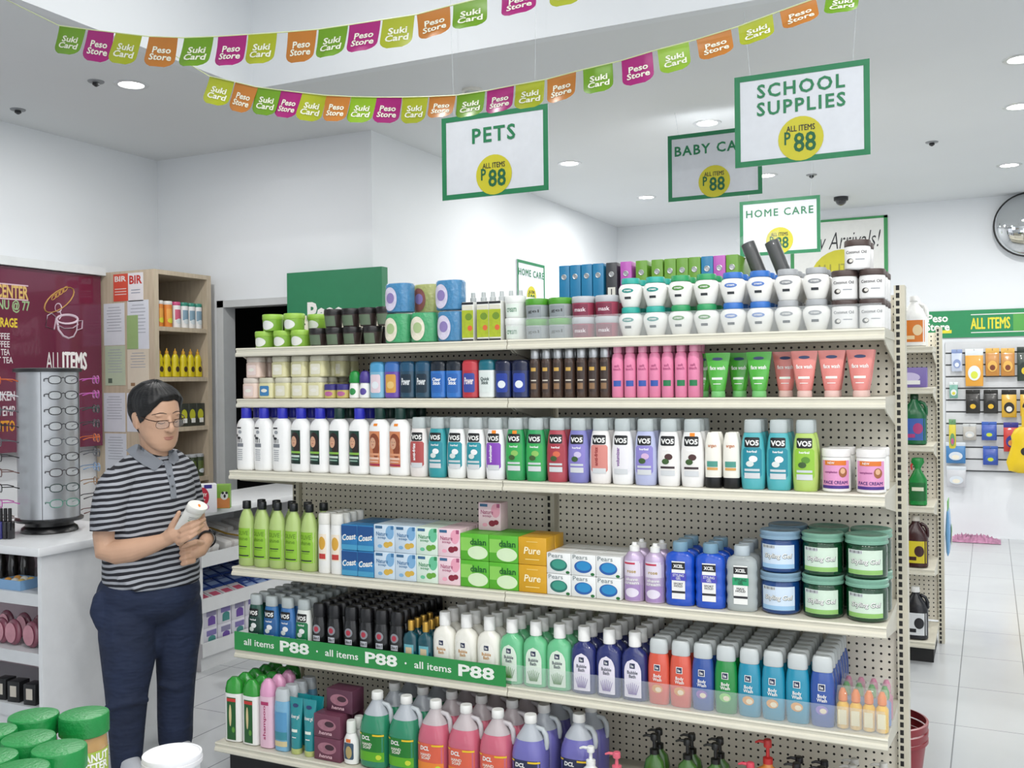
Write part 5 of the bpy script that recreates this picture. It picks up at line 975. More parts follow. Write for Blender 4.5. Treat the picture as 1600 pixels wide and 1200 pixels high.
rp = T('blister_pack', 'pack', 'r', .085, .1, .012); rp.p('card', rbox(.085, .1, .01, .001), M('d9d4d8', .3)); rp.p('print', G().add([(-.03, -.03, .0105), (.03, -.03, .0105), (.03, .02, .0105), (-.03, .02, .0105)], [(0, 1, 2, 3)]), M('b8506a', .4, var=.3, scale=60), front=True)
for ci in range(8):
    for ri in range(4):
        u = .06+.108*ri; t = rp if ri == 0 and ci < 4 or ci == 7 else bp
        t.put((c2x-.012-u, c2y+.075+.095*ci, slope(1, u)+.003), '%s pack on the sloped counter shelf, %s row, %s from the near end' % ('white and red' if t is rp else 'blue', ORD[ri], ORD[ci]), 'packs on the sloped shelf', rot=(math.atan(.15/.49), 0, math.pi/2))
wp = T('tissue_pack', 'pack', 'w', .15, .13, .05); wp.p('pack', rbox(.15, .13, .05, .01), M('dcdad8', .35)); wp.p('band', rbox(.152, .03, .0505, .006), M('c9c3c0', .4))
for ci in range(4):
    for ri in range(2):
        u = .1+.2*ri; wp.put((c2x-.02-u, c2y+.12+.17*ci, slope(0, u)+.006), 'white tissue pack under the counter top, %s row, %s from the near end' % (ORD[ri], ORD[ci]), 'white packs under the counter top', rot=(0, math.atan(.1/.49), 0))
r = empty('gold_strap', 'gold coloured strap lying over the white packs on the counter', 'strap', (c2x-.02, c2y+.32, .672)); part(r, 'strap', tube([(-.3, -.03, .06), (-.2, .0, .045), (-.1, .01, .02), (.0, .05, .003)], .014, 8, flat=.3), M('a8862f', .35, .4))
vb = T('night_light_box', 'box', 'v', .105, .1, .105); vb.p('carton', rbox(.105, .1, .105, .002), M('dcdbe6', .35)); vb.p('front_print', G().add(*patch(Flat(-.05), .01, .075, .075, .03, .0006), M('7f74b0', .4)).add(*patch(Flat(-.05), .012, .036, .056, .05, .001, 'arch'), M('3f8a86', .4)), front=True)
vb2 = T('night_light_box', 'box', 'v', .105, .1, .105); vb2.p('carton', rbox(.105, .1, .105, .002), M('dcdbe6', .35)); vb2.p('front_print', G().add(*patch(Flat(-.05), .01, .075, .075, .03, .0006), M('8a86a8', .4)).add(*patch(Flat(-.05), .012, .036, .056, .05, .001, 'arch'), M('6a4aa0', .4)), front=True)
for ci in range(7):
    for l in range(2): t = (vb, vb2)[(ci+l) % 2 if ci < 4 else (ci % 3 == 0)]; t.put((c2x-.07, c2y+.08+.112*ci, S2[2]+.0006+.1055*l), 'white and violet box, %s window, %s layer, %s from the near end' % ('teal' if t is vb else 'purple', ('lower', 'upper')[l], ORD[ci]), 'violet boxes in the counter', math.pi/2)
t = T('product_box', 'box', 'p', .13, .07, .15); t.p('carton', rbox(.13, .07, .15, .002), M('eeeef2', .35)); s = Flat(-.035); t.p('front_print', G().add(*patch(s, -.01, .085, .07, .1, .0006, 'ellipse'), M('c3283f', .4)).add(*patch(s, -.01, .03, .07, .04, .0004, 'ellipse'), M('d98ac0', .4)).add(*patch(s, .02, .138, .04, .02, .0004), M('3a2f8a', .4)).add(*text(s, 'BABY', -.01, .095, w=.05, h=.018, bold=.03), WHITE).add(*text(s, 'plus', -.01, .07, w=.03, h=.012, bold=.02), WHITE), front=True)
p = onZ(325, 801, c2t); t.put((p.x-.03, p.y, c2t+.0006), 'white box with red oval on the far counter', None, .85)
t = T('product_box', 'box', 'q', .075, .06, .13); t.p('carton', rbox(.075, .06, .13, .002), M('7fae3a', .35)); s = Flat(-.03); t.p('front_print', G().add(*patch(s, 0, .03, .073, .055, .0004), M('d98a4a', .4)).add(*patch(s, .008, .07, .04, .045, .0008, 'ellipse'), M('e8e8e4', .4)).add(*patch(s, 0, .085, .014, .014, .0014, 'ellipse'), INK).add(*patch(s, .02, .085, .014, .014, .0014, 'ellipse'), INK).add(*patch(s, .01, .068, .012, .02, .0014, 'ellipse'), INK), front=True)
p = onZ(354, 794, c2t); t.put((p.x-.02, p.y, c2t+.0006), 'green and orange box beside the white box', None, .6)
# menu board on the counter wall
bx = -5.54; P = lambda px, py: onX(px, py, bx); y1, z1, z0 = P(157, 430).y, P(157, 432).z, P(157, 696).z
r = empty('menu_board', 'glossy maroon food menu board above the eyeglasses stand', 'board', (bx, 0, 0), (0, 0, math.pi/2)); part(r, 'panel', box(y1-2.2, y1, .0, .1, z0, z1), M('6b2440', .12, coat=.5, var=.12, scale=2), smooth=False); s = Flat(0)
def mt(body, pa, pb, c, h=None, bold=.02, right=False):
    a, b = P(*pa), P(*pb); part(r, 'lettering', text(s, body, (a.y+b.y)/2, (a.z+b.z)/2, w=b.y-a.y, h=h, bold=bold), M(c, .4), smooth=False)
mt('ALL', (72, 564), (95, 564), 'e4dfe0', .115, .0); mt('ITEMS', (98, 564), (135, 564), 'f2eeee', .115, .04)
mt('ST CENTER', (-26, 454), (44, 456), 'd8b36a', .085, .03); mt('MENU @ 77', (-20, 478), (46, 478), '9cba8a', .08, .02); mt('BEVERAGE', (-24, 503), (27, 504), 'e0c23a', .06, .03)
for i, w in enumerate(('COFFEE', 'COFFEE', 'ICED TEA', 'HOT TEA')): mt(w, (-18, 525+12.5*i), (15+(5 if i == 3 else 0), 525+12.5*i), 'ded3d8', .04, .015)
mt('CHICKEN', (-24, 619), (23, 619), 'ded3d8', .06, .02); mt('CHICKEN EMP', (-50, 643), (23, 643), 'ded3d8', .06, .02); mt('WITH COTTO', (-50, 667), (23, 667), 'e09a2c', .07, .03)
for py in (444, 467): a, b = P(-20, py), P(44, py); part(r, 'line', patch(s, (a.y+b.y)/2, (a.z+b.z)/2, b.y-a.y, .008, .001), M('d8b8c4', .4), smooth=False)
def line(pts, c, rad=.0085, closed=False):
    q = [P(*a) for a in pts]; part(r, 'drawing', tube([(a.y, -.001, a.z) for a in q], rad, 6, flat=.4, closed=closed), M(c, .4))
px_ = lambda u, v: (u/6, 400+v/6)
ov = lambda cu, cv, a, b, ro=0, n=18: [px_(cu+a*math.cos(k*2*math.pi/n)*math.cos(ro)-b*math.sin(k*2*math.pi/n)*math.sin(ro), cv+a*math.cos(k*2*math.pi/n)*math.sin(ro)+b*math.sin(k*2*math.pi/n)*math.cos(ro)) for k in range(n)]
line(ov(552, 412, 165, 78, -.66), 'd0a25e', closed=True)
for i in range(4): line(ov(505+34*i, 385-24*i, 34, 14, -.9), 'd0a25e', .006, True)
line(ov(628, 592, 98, 40), 'd8c2d0', closed=True); line([px_(530, 600), px_(545, 690), px_(590, 750), px_(640, 772), px_(690, 755), px_(718, 700), px_(728, 600)], 'd8c2d0'); line([px_(540, 650), px_(600, 680), px_(680, 675), px_(726, 645)], 'd8c2d0'); line([px_(725, 610), px_(770, 605), px_(765, 680), px_(722, 695)], 'd8c2d0'); line(ov(545, 485, 30, 40), 'd8c2d0', .004, True)
line([px_(440, 560), px_(480, 535), px_(525, 575), px_(505, 690), px_(425, 660)], 'd8c2d0', closed=True); line([px_(560, 520), px_(575, 560), px_(555, 590)], 'd8c2d0', .004)
slab('trim_4', XL, bx+.03, y1-2.3, y1+.02, z1+.005, z1+.06, M('dfe3e4', .5))
# wall cabinet with notices
fx, fy0, fy1, ft = -5.063, 4.93, 5.47, 2.33; sx0 = -5.56
r = empty('wall_cabinet', 'pale oak open shelf cabinet beside the dark doorway', 'cabinet', (0, 0, 0))
part(r, 'side_panel', box(sx0, fx, fy0, fy0+.04, 0, ft), WOOD, smooth=False); part(r, 'side_panel', box(sx0, fx, fy1-.04, fy1, 0, ft), WOOD, smooth=False); part(r, 'back_board', box(sx0-.06, sx0, fy0, fy1, 0, ft), WOOD, smooth=False)
CS = [1.945, 1.60, 1.252, .89, .5]; part(r, 'top', box(sx0, fx, fy0+.04, fy1-.04, ft-.03, ft), WOOD, smooth=False)
for z in CS: part(r, 'shelf', box(sx0, fx-.004, fy0+.04, fy1-.04, z-.03, z), WOOD, smooth=False)
def cab(t, pxs, z, desc, room=0):
    x_ = fx-.06; ys = [max(fy0+.045+t.w/2, min(fy1-.045-t.w/2-(len(pxs)-1-i)*(t.w+.001)-(room if t.w < .07 else 0), onX(px, 600, x_).y)) for i, px in enumerate(pxs)]
    for i in range(1, len(ys)): ys[i] = max(ys[i], ys[i-1]+t.w+.001)
    for i, y in enumerate(ys):
        t.put((x_, y, z+.0006), '%s on the oak cabinet, %s from left' % (desc, ORD[i]), desc+'s in the cabinet', math.pi/2)
def can_(c, lid, lab, w=.066, h=.18):
    t = T('wipes_canister', 'canister', 'c', w, w, h); s_ = [(0, w*.47, w*.47), (.004, w*.49, w*.49), (h*.86, w*.49, w*.49)]; t.p('body', loft(s_), M(c, .35)); t.p('lid', lathe([(w*.485, h*.8605), (w*.5, h*.87), (w*.5, h*.98), (w*.46, h)]), M(lid, .35)); t.p('front_label', G().add(*patch(Surf(s_), 0, h*.5, w*.8, h*.4, .0008), M(lab, .4)).add(*patch(Surf(s_), 0, h*.25, w*.7, h*.2, .0014, 'ellipse'), M('d8d23a' if lab[0] == 'e' else 'cfd8dc', .4)), front=True); return t
cab(can_('e0873a', 'e2e0dc', 'e6a34a'), (249, 263), CS[0], 'orange wipes canister', .275); cab(can_('ecebea', 'c84a7c', 'c85a78'), (278,), CS[0], 'white canister with pink lid', .207); cab(can_('ecebea', '2f8a76', '7f9cae'), (289, 302, 315), CS[0], 'white canister with green lid')
t = T('sauce_bottle', 'bottle', 's', .069, .05, .2); s_ = [(0, .027, .02, 2.4), (.004, .033, .024, 2.4), (.06, .034, .025, 2.3), (.1, .027, .021), (.125, .031, .023), (.15, .02, .018), (.16, .012, .012)]; t.p('body', loft(s_), M('d8c41c', .3)); t.p('cap', lathe([(.013, .1605), (.012, .178), (.005, .184), (.003, .2)]), M('cf9a2c', .4)); t.p('front_label', patch(Surf(s_), 0, .055, .034, .04, .0008, 'ellipse'), M('4a3a2a', .4), front=True)
cab(t, (249, 260, 274, 287, 302, 317), CS[1], 'yellow squeeze bottle')
def kit(c, lab): return block('food_can', 'can', lab, .078, .06, .16, c, 'c9c83a')
cab(kit('3a3d36', 'black box'), (286, 298, 317), CS[2], 'black and yellow box'); cab(can_('3f4a34', 'b9bcbe', '5a6a34', .07, .16), (288, 300, 314), CS[3], 'dark green can')
def paper(x0, x1, y0, y1, c, label, prints=(), yy=fy0-.0012):
    a, b = onY(x0, y0, yy), onY(x1, y1, yy); r = empty('paper_notice', label, 'paper', ((a.x+b.x)/2, yy, b.z), group='notices on the cabinet side'); w, h = b.x-a.x, a.z-b.z; part(r, 'sheet', box(-w/2, w/2, -.0004, .0008, 0, h), M(c, .6), smooth=False); s = Flat(-.0005)
    for k in prints:
        if k[0] == 't': part(r, 'lettering', text(s, k[1], k[2]*w/2, k[3]*h, w=k[4]*w, h=k[5]*h, bold=.03, eps=.0008), M(k[6], .5), smooth=False)
        else: part(r, 'print', patch(s, k[1]*w/2, k[2]*h, k[3]*w, k[4]*h, .0006), M(k[5], .5), smooth=False)
ln = [('p', 0, .9-.07*k, .7-.15*(k % 3 == 0), .016, 'aab0ba') for k in range(9)]
paper(177, 200, 429, 470, 'd9533f', 'red and white tax notice sheet on the cabinet side', [('t', 'BIR', 0, .82, .8, .2, 'f0e6e2'), ('p', 0, .45, .8, .03, 'f2dcd6'), ('p', 0, .35, .8, .03, 'f2dcd6'), ('p', 0, .25, .8, .03, 'f2dcd6')]); paper(200, 224, 427, 470, 'e8e6ea', 'white notice with large red BIR lettering', [('t', 'BIR', .02, .76, .85, .3, 'c8322c'), ('p', 0, .4, .6, .03, '9aa0b0'), ('p', 0, .3, .6, .03, '9aa0b0')])
paper(162, 195, 475, 539, 'dfe3ea', 'white printed sheet below the red notice', ln); paper(199, 233, 470, 545, 'dde1ea', 'white sheet with a green paper over it', ln); paper(198, 216, 493, 545, '9cb87c', 'green paper slip over the white sheet', [], fy0-.0032)
paper(164, 196, 541, 602, 'bccab0', 'pale green certificate on the cabinet side', ln+[('p', -.5, .12, .2, .12, '5a6a5c')]); paper(199, 233, 546, 608, 'ddd3c0', 'cream certificate on the cabinet side', ln[:6]+[('p', -.5, .12, .2, .08, '9a7a5a')])
paper(162, 196, 614, 675, 'dcdfe8', 'white letter below the green certificate', ln); paper(198, 230, 614, 675, 'dcdfe8', 'white letter below the cream certificate', ln); paper(164, 198, 677, 738, 'd9dde6', 'lowest white letter on the cabinet side', ln)
# ---------------------------------------------------------------- table of jars in the near corner
def onJ(px, py): return onZ(px, py, .915)
TB = .75; q = onJ(60, 1140); r = empty('display_table', 'small white display table under the peanut butter jars', 'table', (q.x, q.y, 0)); tw, td = 1.05, .5
part(r, 'tabletop', box(-.4, .42, -.42, .16, TB-.03, TB), LAM, smooth=False)
for a in (-.37, .39):
    for b in (-.39, .13): part(r, 'leg', box(a-.02, a+.02, b-.02, b+.02, 0, TB-.03), M('9a9da0', .4), smooth=False)
t = T('peanut_butter_jar', 'jar', 'p', .094, .094, .166); s_ = [(0, .038, .038), (.005, .042, .042), (.1, .0425, .0425), (.115, .041, .041), (.127, .0395, .0395)]
t.p('body', loft(s_, 36), M('b9925a', .25, coat=.4)); t.p('lid', lathe([(.044, .1273), (.0458, .129), (.0458, .162), (.0445, .165), (.041, .166)], 48), M('12833c', .35, bump=.15, scale=120))
s = Surf(s_); l = t.p('front_label', G().add(*patch(s, 0, .065, .08, .07, .0008, nx=17), M('a8c24a', .4)).add(*patch(s, 0, .042, .08, .014, .0014, nx=15), M('e2d05a', .4)).add(*patch(s, 0, .027, .08, .014, .0014, nx=15), M('4f7a3a', .4)))
t.p('lettering', text(s, 'PEANUT\nBUTTER', 0, .08, w=.066, h=.034, bold=.03, eps=.0018), WHITE, l)
jars = []
for i, (px, py, lab) in enumerate(((129, 1114, 'green lidded peanut butter jar nearest the person'), (46, 1120, 'green lidded jar at the back of the group'), (36, 1154, 'green lidded jar in the middle of the group'), (90, 1168, 'green lidded jar in front of the person side jar'), (-2, 1139, 'green lidded jar cut by the frame, back'), (-10, 1180, 'green lidded jar cut by the frame, front'), (32, 1199, 'green lidded jar at the bottom edge'))):
    p = onZ(px, py, TB+.166); jars.append([p.x, p.y, lab, {0: 1.2, 3: 1.6}.get(i, 2.4)])
for _ in range(300):
    for a in jars:
        for b in jars:
            if a is not b:
                d = math.hypot(a[0]-b[0], a[1]-b[1])
                if d < .0945: k = (.0945-d)/2/d; ex, ey = (a[0]-b[0])*k, (a[1]-b[1])*k; a[0] += ex; a[1] += ey; b[0] -= ex; b[1] -= ey
for x, y, lab, a in jars: t.put((x, y, TB+.0006), lab, 'peanut butter jars', a)
p = onZ(269, 1172, .82)
r = empty('white_tub', 'white lidded tub beside the peanut butter jars', 'tub', (p.x, p.y, .70)); part(r, 'body', lathe([(.045, 0), (.05, .004), (.054, .095)], 36), M('dfe1e6', .35)); part(r, 'lid', lathe([(.0565, .0953), (.0585, .096), (.0585, .104), (.0575, .1045), (.0575, .113), (.0568, .1142), (.0535, .1142), (.0525, .1122), (.049, .1118)], 40), M('e2e3e6', .35)); part(r, 'front_label', patch(Surf([(0, .05, .05), (.095, .054, .054)]), .0, .045, .07, .07, .001, nx=13), M('5a78b0', .4)); part(r, 'handle', tube([(.052, -.03, .098), (.056, -.032, .09), (.053, -.031, .083)], .002, 6), BLACK)
r2 = empty('display_stool', 'small white stool under the white tub', 'stool', (p.x, p.y, 0)); part(r2, 'seat', cyl(.045, .67, .6995), LAM); 
for k in range(3): part(r2, 'leg', tube([(.03*math.cos(k*2.1), .03*math.sin(k*2.1), .66), (.1*math.cos(k*2.1), .1*math.sin(k*2.1), .012)], .012, 8), M('9a9da0', .4))
# red buckets by the gondola end
p = onZ(1437, 1230, 0); bxk, byk = -.35, 3.71
r = empty('bucket', 'stacked dark red bucket on the floor behind the gondola end', 'bucket', (bxk, byk, .0))
def bk(z): return lathe([(.1, z), (.105, z+.004), (.14, z+.27), (.148, z+.272), (.148, z+.285), (.14, z+.286), (.135, z+.26), (.1, z+.015)], 36)
part(r, 'bucket', [loft([(0, .1, .1), (.004, .105, .105), (.27, .14, .14), (.272, .148, .148), (.285, .148, .148), (.286, .14, .14), (.26, .135, .135), (.015, .1, .1)], 36)], M('8f2f38', .35))
for k in (1, 2): o = part(r, 'rim', loft([(.286+.03*(k-1)+.0005, .146, .146), (.312+.03*(k-1), .149, .149), (.314+.03*(k-1), .141, .141)], 36, (0, 0)), M('8f2f38', .35))
# ---------------------------------------------------------------- the person
from mathutils.bvhtree import BVHTree
def solid(name, g, voxel, smooth=4, mat=None):
    """grows one continuous surface out of the overlapping pieces in g"""
    o = bpy.data.objects.new('tmp', g.mesh('tmp', None, False)); COL.objects.link(o)
    m = o.modifiers.new('r', 'REMESH'); m.mode = 'VOXEL'; m.voxel_size = voxel
    s = o.modifiers.new('s', 'SMOOTH'); s.factor = .5; s.iterations = smooth
    bpy.context.view_layer.update(); dg = bpy.context.evaluated_depsgraph_get()
    me = bpy.data.meshes.new_from_object(o.evaluated_get(dg)); bpy.data.objects.remove(o); me.name = name
    me.materials.clear(); me.materials.append(mat); me.polygons.foreach_set('use_smooth', [True]*len(me.polygons)); return me
def tree(*ms):
    v, f = [], []
    for me in ms: o = len(v); v += [p.co.copy() for p in me.vertices]; f += [tuple(i+o for i in p.vertices) for p in me.polygons]
    return BVHTree.FromPolygons(v, f)
O_ = onD(235, 602, 4.05); O_.z = 0; Vd = O_.normalized()
PR = empty('person', 'person in a striped grey and black polo shirt and blue jeans reading a white tube', 'person', O_, (0, 0, math.atan2(Vd.y, Vd.x)-math.pi/2))
U_ = lambda px: (px-235)/405; Zp = lambda py: 1.55-(py-602)/380
def J(px, py, f): return Vector((U_(px), -f, Zp(py)))
P3 = lambda u, f, z: Vector((u, -f, z))
# head: its own axes, then turned and bowed
HR = Matrix.Rotation(math.radians(30), 3, 'Z') @ Matrix.Rotation(math.radians(11), 3, 'X') @ Matrix.Rotation(math.radians(-4), 3, 'Y'); HC = J(244, 652, .03); HS = 1.05
def Hd(a, b, c): return HC+HR @ (Vector((a, -b, c))*HS)
HSEC = [(-.124, .012, .064, .01), (-.119, .03, .058, .028), (-.105, .048, .048, .043), (-.085, .061, .036, .058), (-.06, .069, .022, .073), (-.03, .073, .008, .087), (0, .0755, .0, .095), (.035, .077, -.004, .098), (.07, .073, -.008, .093), (.095, .06, -.01, .078), (.112, .038, -.012, .05), (.119, .02, -.013, .027), (.1235, .005, -.014, .008)]
def hsurf(grow=0, seg=40):
    v, f = [], []
    for c, a, b0, d in HSEC:
        for x, y in ring(a+grow, d+grow, 2.2, seg): v.append((x, y+b0, c))
    for i in range(len(HSEC)-1):
        for j in range(seg): p, q = i*seg+j, i*seg+(j+1) % seg; f.append((p, q, q+seg, p+seg))
    f += [tuple(range(seg-1, -1, -1)), tuple(range((len(HSEC)-1)*seg, len(HSEC)*seg))]; return v, f
B = G(); v, f = hsurf(); B.add([Hd(*p) for p in v], f)
def hell(a, b, c, ra, rb, rc): v, f = ell((0, 0, 0), ra, rb, rc, 18, 12); B.add([Hd(a+p[0], b+p[1], c+p[2]) for p in v], f)
def htube(pts, rad, seg=10): v, f = tube([Vector((a, b, c)) for a, b, c in pts], rad, seg); B.add([Hd(*p) for p in v], f)
htube([(0, .088, .022), (0, .099, .0), (0, .109, -.022), (0, .108, -.03)], [.0075, .0085, .0115, .0125])
for s in (-1, 1):
    hell(s*.0125, .098, -.031, .0085, .009, .0075); hell(s*.032, .0745, .004, .0165, .016, .0115); hell(s*.036, .044, -.05, .03, .03, .03); hell(s*.03, .079, .026, .022, .012, .008)
    hell(s*.081, -.012, -.008, .008, .02, .032); hell(s*.083, -.02, .004, .008, .013, .018); hell(s*.079, -.004, -.032, .007, .009, .012)
hell(0, .083, -.066, .026, .012, .0115); hell(0, .077, -.085, .02, .012, .008); hell(0, .074, -.104, .022, .018, .014)
nk = [Hd(0, -.02, -.06), J(243, 708, -.01), J(241, 728, -.02), J(240, 745, -.02)]; B.add(*tube(nk, [.06, .059, .064, .08], 20))
# slim trunk and legs inside the clothes keep the body one surface
B.add(*loft([(.62, .14, .11), (.75, .15, .12), (.9, .15, .12), (1.08, .145, .11), (1.17, .135, .09), (1.22, .1, .07), (1.25, .07, .06)], 24)); SR, SL = J(184, 752, .05), J(286, 738, -.07)
B.add(*tube([SR, J(240, 735, 0), SL], [.05, .06, .045], 14))
for q in ([(192, 950, .03, .08), (193, 1075, .06, .06), (191, 1186, .04, .04)], [(273, 950, -.04, .075), (270, 1080, -.05, .055), (269, 1172, -.07, .04)]): B.add(*tube([J(*k[:3]) for k in q], [k[3] for k in q], 14))
def arm(pts): B.add(*tube([J(*k[:3]) for k in pts], [k[3] for k in pts], 18))
arm([(184, 752, .05, .054), (174, 790, .06, .056), (166, 830, .07, .054), (167, 851, .085, .052), (182, 853, .105, .052), (204, 850, .14, .048), (230, 843, .175, .037), (250, 836, .2, .029), (262, 830, .212, .029)])
arm([(286, 738, -.07, .05), (298, 790, -.1, .048), (307, 832, -.13, .043), (310, 840, -.1, .042), (316, 845, -.02, .037), (321, 846, .05, .029), (317, 849, .085, .028)])
# hand round the tube
BE, BA = P3(.168, .325, 1.083), Vector((.078, -.115, .14)).normalized(); BB = BE-BA*.17
B.add(*tube([P3(.062, .212, .951), P3(.08, .222, .962), P3(.1, .232, .972)], [.03, .034, .03], 14, flat=1))
B.add(*tube([P3(.098, .236, .995), P3(.1, .238, .95), P3(.102, .24, .93)], [.018, .02, .016], 12))
for k, (zb, ln) in enumerate(((.996, .98), (.974, 1.06), (.952, 1.0), (.932, .84))):
    B.add(*tube([P3(.094, .24, zb), P3(.108, .266, zb+.006), P3(.108+.034*ln, .292, zb+.022), P3(.108+.062*ln, .288, zb+.037), P3(.108+.08*ln, .268, zb+.045)], [.0115, .0105, .0098, .009, .0078], 10))
B.add(*tube([P3(.066, .226, .968), P3(.074, .242, 1.0), P3(.088, .256, 1.026), P3(.099, .262, 1.05)], [.017, .013, .0112, .009], 10))
# other hand, loosely closed
B.add(*tube([P3(.2, .09, .895), P3(.18, .115, .88), P3(.16, .13, .872)], [.027, .034, .03], 14))
for k in range(4):
    z = .903-.0222*k; e = .9 if k == 3 else 1
    B.add(*tube([P3(.155, .14, z), P3(.155-.032*e, .157, z-.003), P3(.155-.048*e, .147, z-.008), P3(.155-.042*e, .124, z-.012), P3(.155-.024*e, .112, z-.012)], [.0108, .0098, .0092, .0086, .0076], 10))
B.add(*tube([P3(.185, .13, .905), P3(.163, .158, .915), P3(.136, .17, .91), P3(.112, .166, .9)], [.015, .0125, .011, .0085], 10))
SKIN = M('d0a68a', .5, var=.05, scale=30); body = solid('body', B, .0036, 2, SKIN)
obj('body', body, PR)
# shirt
C = G()
C.add(*loft([(.735, .186, .15, 2.2, -.005, 0), (.745, .19, .154, 2.2, -.005, 0), (.8, .19, .16, 2.2, -.005, 0), (.9, .187, .16, 2.2, -.004, 0), (1.0, .183, .155, 2.2, -.004, 0), (1.08, .178, .148, 2.2, -.002, 0), (1.14, .168, .135, 2.2, 0, 0), (1.19, .145, .112, 2.2, .005, .005), (1.225, .11, .085, 2, .01, .012), (1.25, .078, .07, 2, .012, .018)], 36))
C.add(*tube([J(183, 756, .045), J(212, 733, .02), J(240, 725, -.01), J(268, 728, -.045), J(285, 744, -.07)], [.074, .07, .07, .064, .063], 20))
C.add(*tube([J(284, 744, -.07), J(293, 775, -.085), J(298, 800, -.1)], [.063, .06, .057], 18))
for k in range(3): C.add(*tube([J(185+12*k, 893+8*k, .135+.01*k), J(240, 890+9*k, .152), J(285-6*k, 894+7*k, .115)], .012, 8))
def hose(pts, rad, th=.004, seg=32):
    """an open cloth tube with a turned-in hem"""
    k = len(pts); v, f = tube(pts, rad, seg); v2, _ = tube(pts, [r_-th for r_ in rad], seg); o = v[2*seg:(2+k)*seg]; i_ = v2[2*seg:(2+k)*seg]; P_ = o+i_; n_ = k*seg; F = []
    for a in range(k-1):
        for b in range(seg): p, q = a*seg+b, a*seg+(b+1) % seg; F += [(p, q, q+seg, p+seg), (n_+p, n_+p+seg, n_+q+seg, n_+q)]
    for a in (0, k-1):
        for b in range(seg): p, q = a*seg+b, a*seg+(b+1) % seg; F.append((p, n_+p, n_+q, q) if a == 0 else (p, q, n_+q, n_+p))
    return P_, F
shirt = solid('polo_shirt', C, .007, 6, STRIPE); po = obj('polo_shirt', shirt, PR); bt = tree(shirt, body)
def onto(px, py, off, t=bt):
    u, z = U_(px), Zp(py); h = t.ray_cast(Vector((u, -1, z)), Vector((0, 1, 0)))[0]; return Vector((u, h.y-off, z)) if h else Vector((u, -.05, z))
COLR = M('7f848c', .8)
def cloth(e0, e1, off, n=8, m=5, th=.004):
    """a thin piece of cloth between two edges laid on the figure"""
    def lerp(e, t): k = t*(len(e)-1); i = min(int(k), len(e)-2); t_ = k-i; return (e[i][0]+(e[i+1][0]-e[i][0])*t_, e[i][1]+(e[i+1][1]-e[i][1])*t_)
    top = []; bot = []
    for j in range(m+1):
        for i in range(n+1):
            a, b = lerp(e0, i/n), lerp(e1, i/n); t = j/m; p = onto(a[0]+(b[0]-a[0])*t, a[1]+(b[1]-a[1])*t, off); top.append(p); bot.append(p+Vector((0, th, 0)))
    k = n+1; N_ = len(top); f = [(j*k+i, j*k+i+1, (j+1)*k+i+1, (j+1)*k+i) for j in range(m) for i in range(n)]; f += [tuple(N_+q for q in reversed(x)) for x in f]
    rim = [i for i in range(n)]+[j*k+n for j in range(m)]+[m*k+i for i in range(n, 0, -1)]+[j*k for j in range(m, 0, -1)]
    f += [(rim[q], N_+rim[q], N_+rim[(q+1) % len(rim)], rim[(q+1) % len(rim)]) for q in range(len(rim))]; return top+bot, f
part(po, 'collar', [cloth([(204, 697), (214, 692), (226, 703), (255, 722)], [(196, 702), (207, 713), (222, 724), (240, 734)], .008), cloth([(262, 704), (268, 703), (275, 707)], [(262, 722), (270, 727), (279, 720)], .008)], COLR)
part(po, 'placket', cloth([(254, 720), (258, 738), (263, 758), (264, 776)], [(266, 720), (268, 738), (272, 758), (273, 776)], .005), COLR)
for a, b in ((263, 742), (267, 757)): p = onto(a, b, .009); part(po, 'button', ell(p, .0045, .003, .0045, 12, 8), M('55595f', .4))
part(po, 'sleeve', hose([J(193, 742, .055), J(184, 757, .066), J(177, 778, .074), J(173, 800, .08), J(172, 822, .086)], [.071, .08, .08, .079, .077]), STRIPE)
# jeans and shoes
K = G(); K.add(*ell(J(236, 995, 0), .06, .07, .09, 16, 12)); K.add(*ell(J(229, 925, 0), .203, .155, .14, 28, 18))
for q in ([(194, 945, .02, .108), (195, 985, .035, .112), (196, 1025, .045, .104), (193, 1070, .055, .084), (192, 1130, .05, .07), (191, 1190, .045, .058)], [(272, 945, -.03, .1), (274, 985, -.04, .1), (272, 1030, -.045, .086), (270, 1080, -.05, .077), (268, 1130, -.06, .073), (268, 1170, -.065, .07)]): K.add(*tube([J(*k[:3]) for k in q], [k[3] for k in q], 24))
K.add(*tube([J(155, 925, .06), J(152, 945, .06), J(158, 965, .06)], [.03, .036, .03], 12)); K.add(*tube([J(165, 1085, .12), J(200, 1078, .14), J(222, 1082, .1)], .016, 8)); K.add(*tube([J(246, 1070, .01), J(270, 1078, .03), J(292, 1072, .0)], .014, 8))
jeans = solid('jeans', K, .008, 5, DENIM); jo = obj('jeans', jeans, PR); bt = tree(jeans)
part(jo, 'pocket_seam', tube([onto(*k, .001) for k in ((172, 936), (186, 941), (204, 941), (216, 932))], .0016, 6), M('4a5878', .7)); part(jo, 'pocket_seam', tube([onto(*k, .001) for k in ((272, 932), (268, 944), (262, 958))], .0016, 6), M('4a5878', .7)); part(jo, 'rivet', ell(onto(172, 936, .003), .005, .003, .005, 10, 6), SILVER)
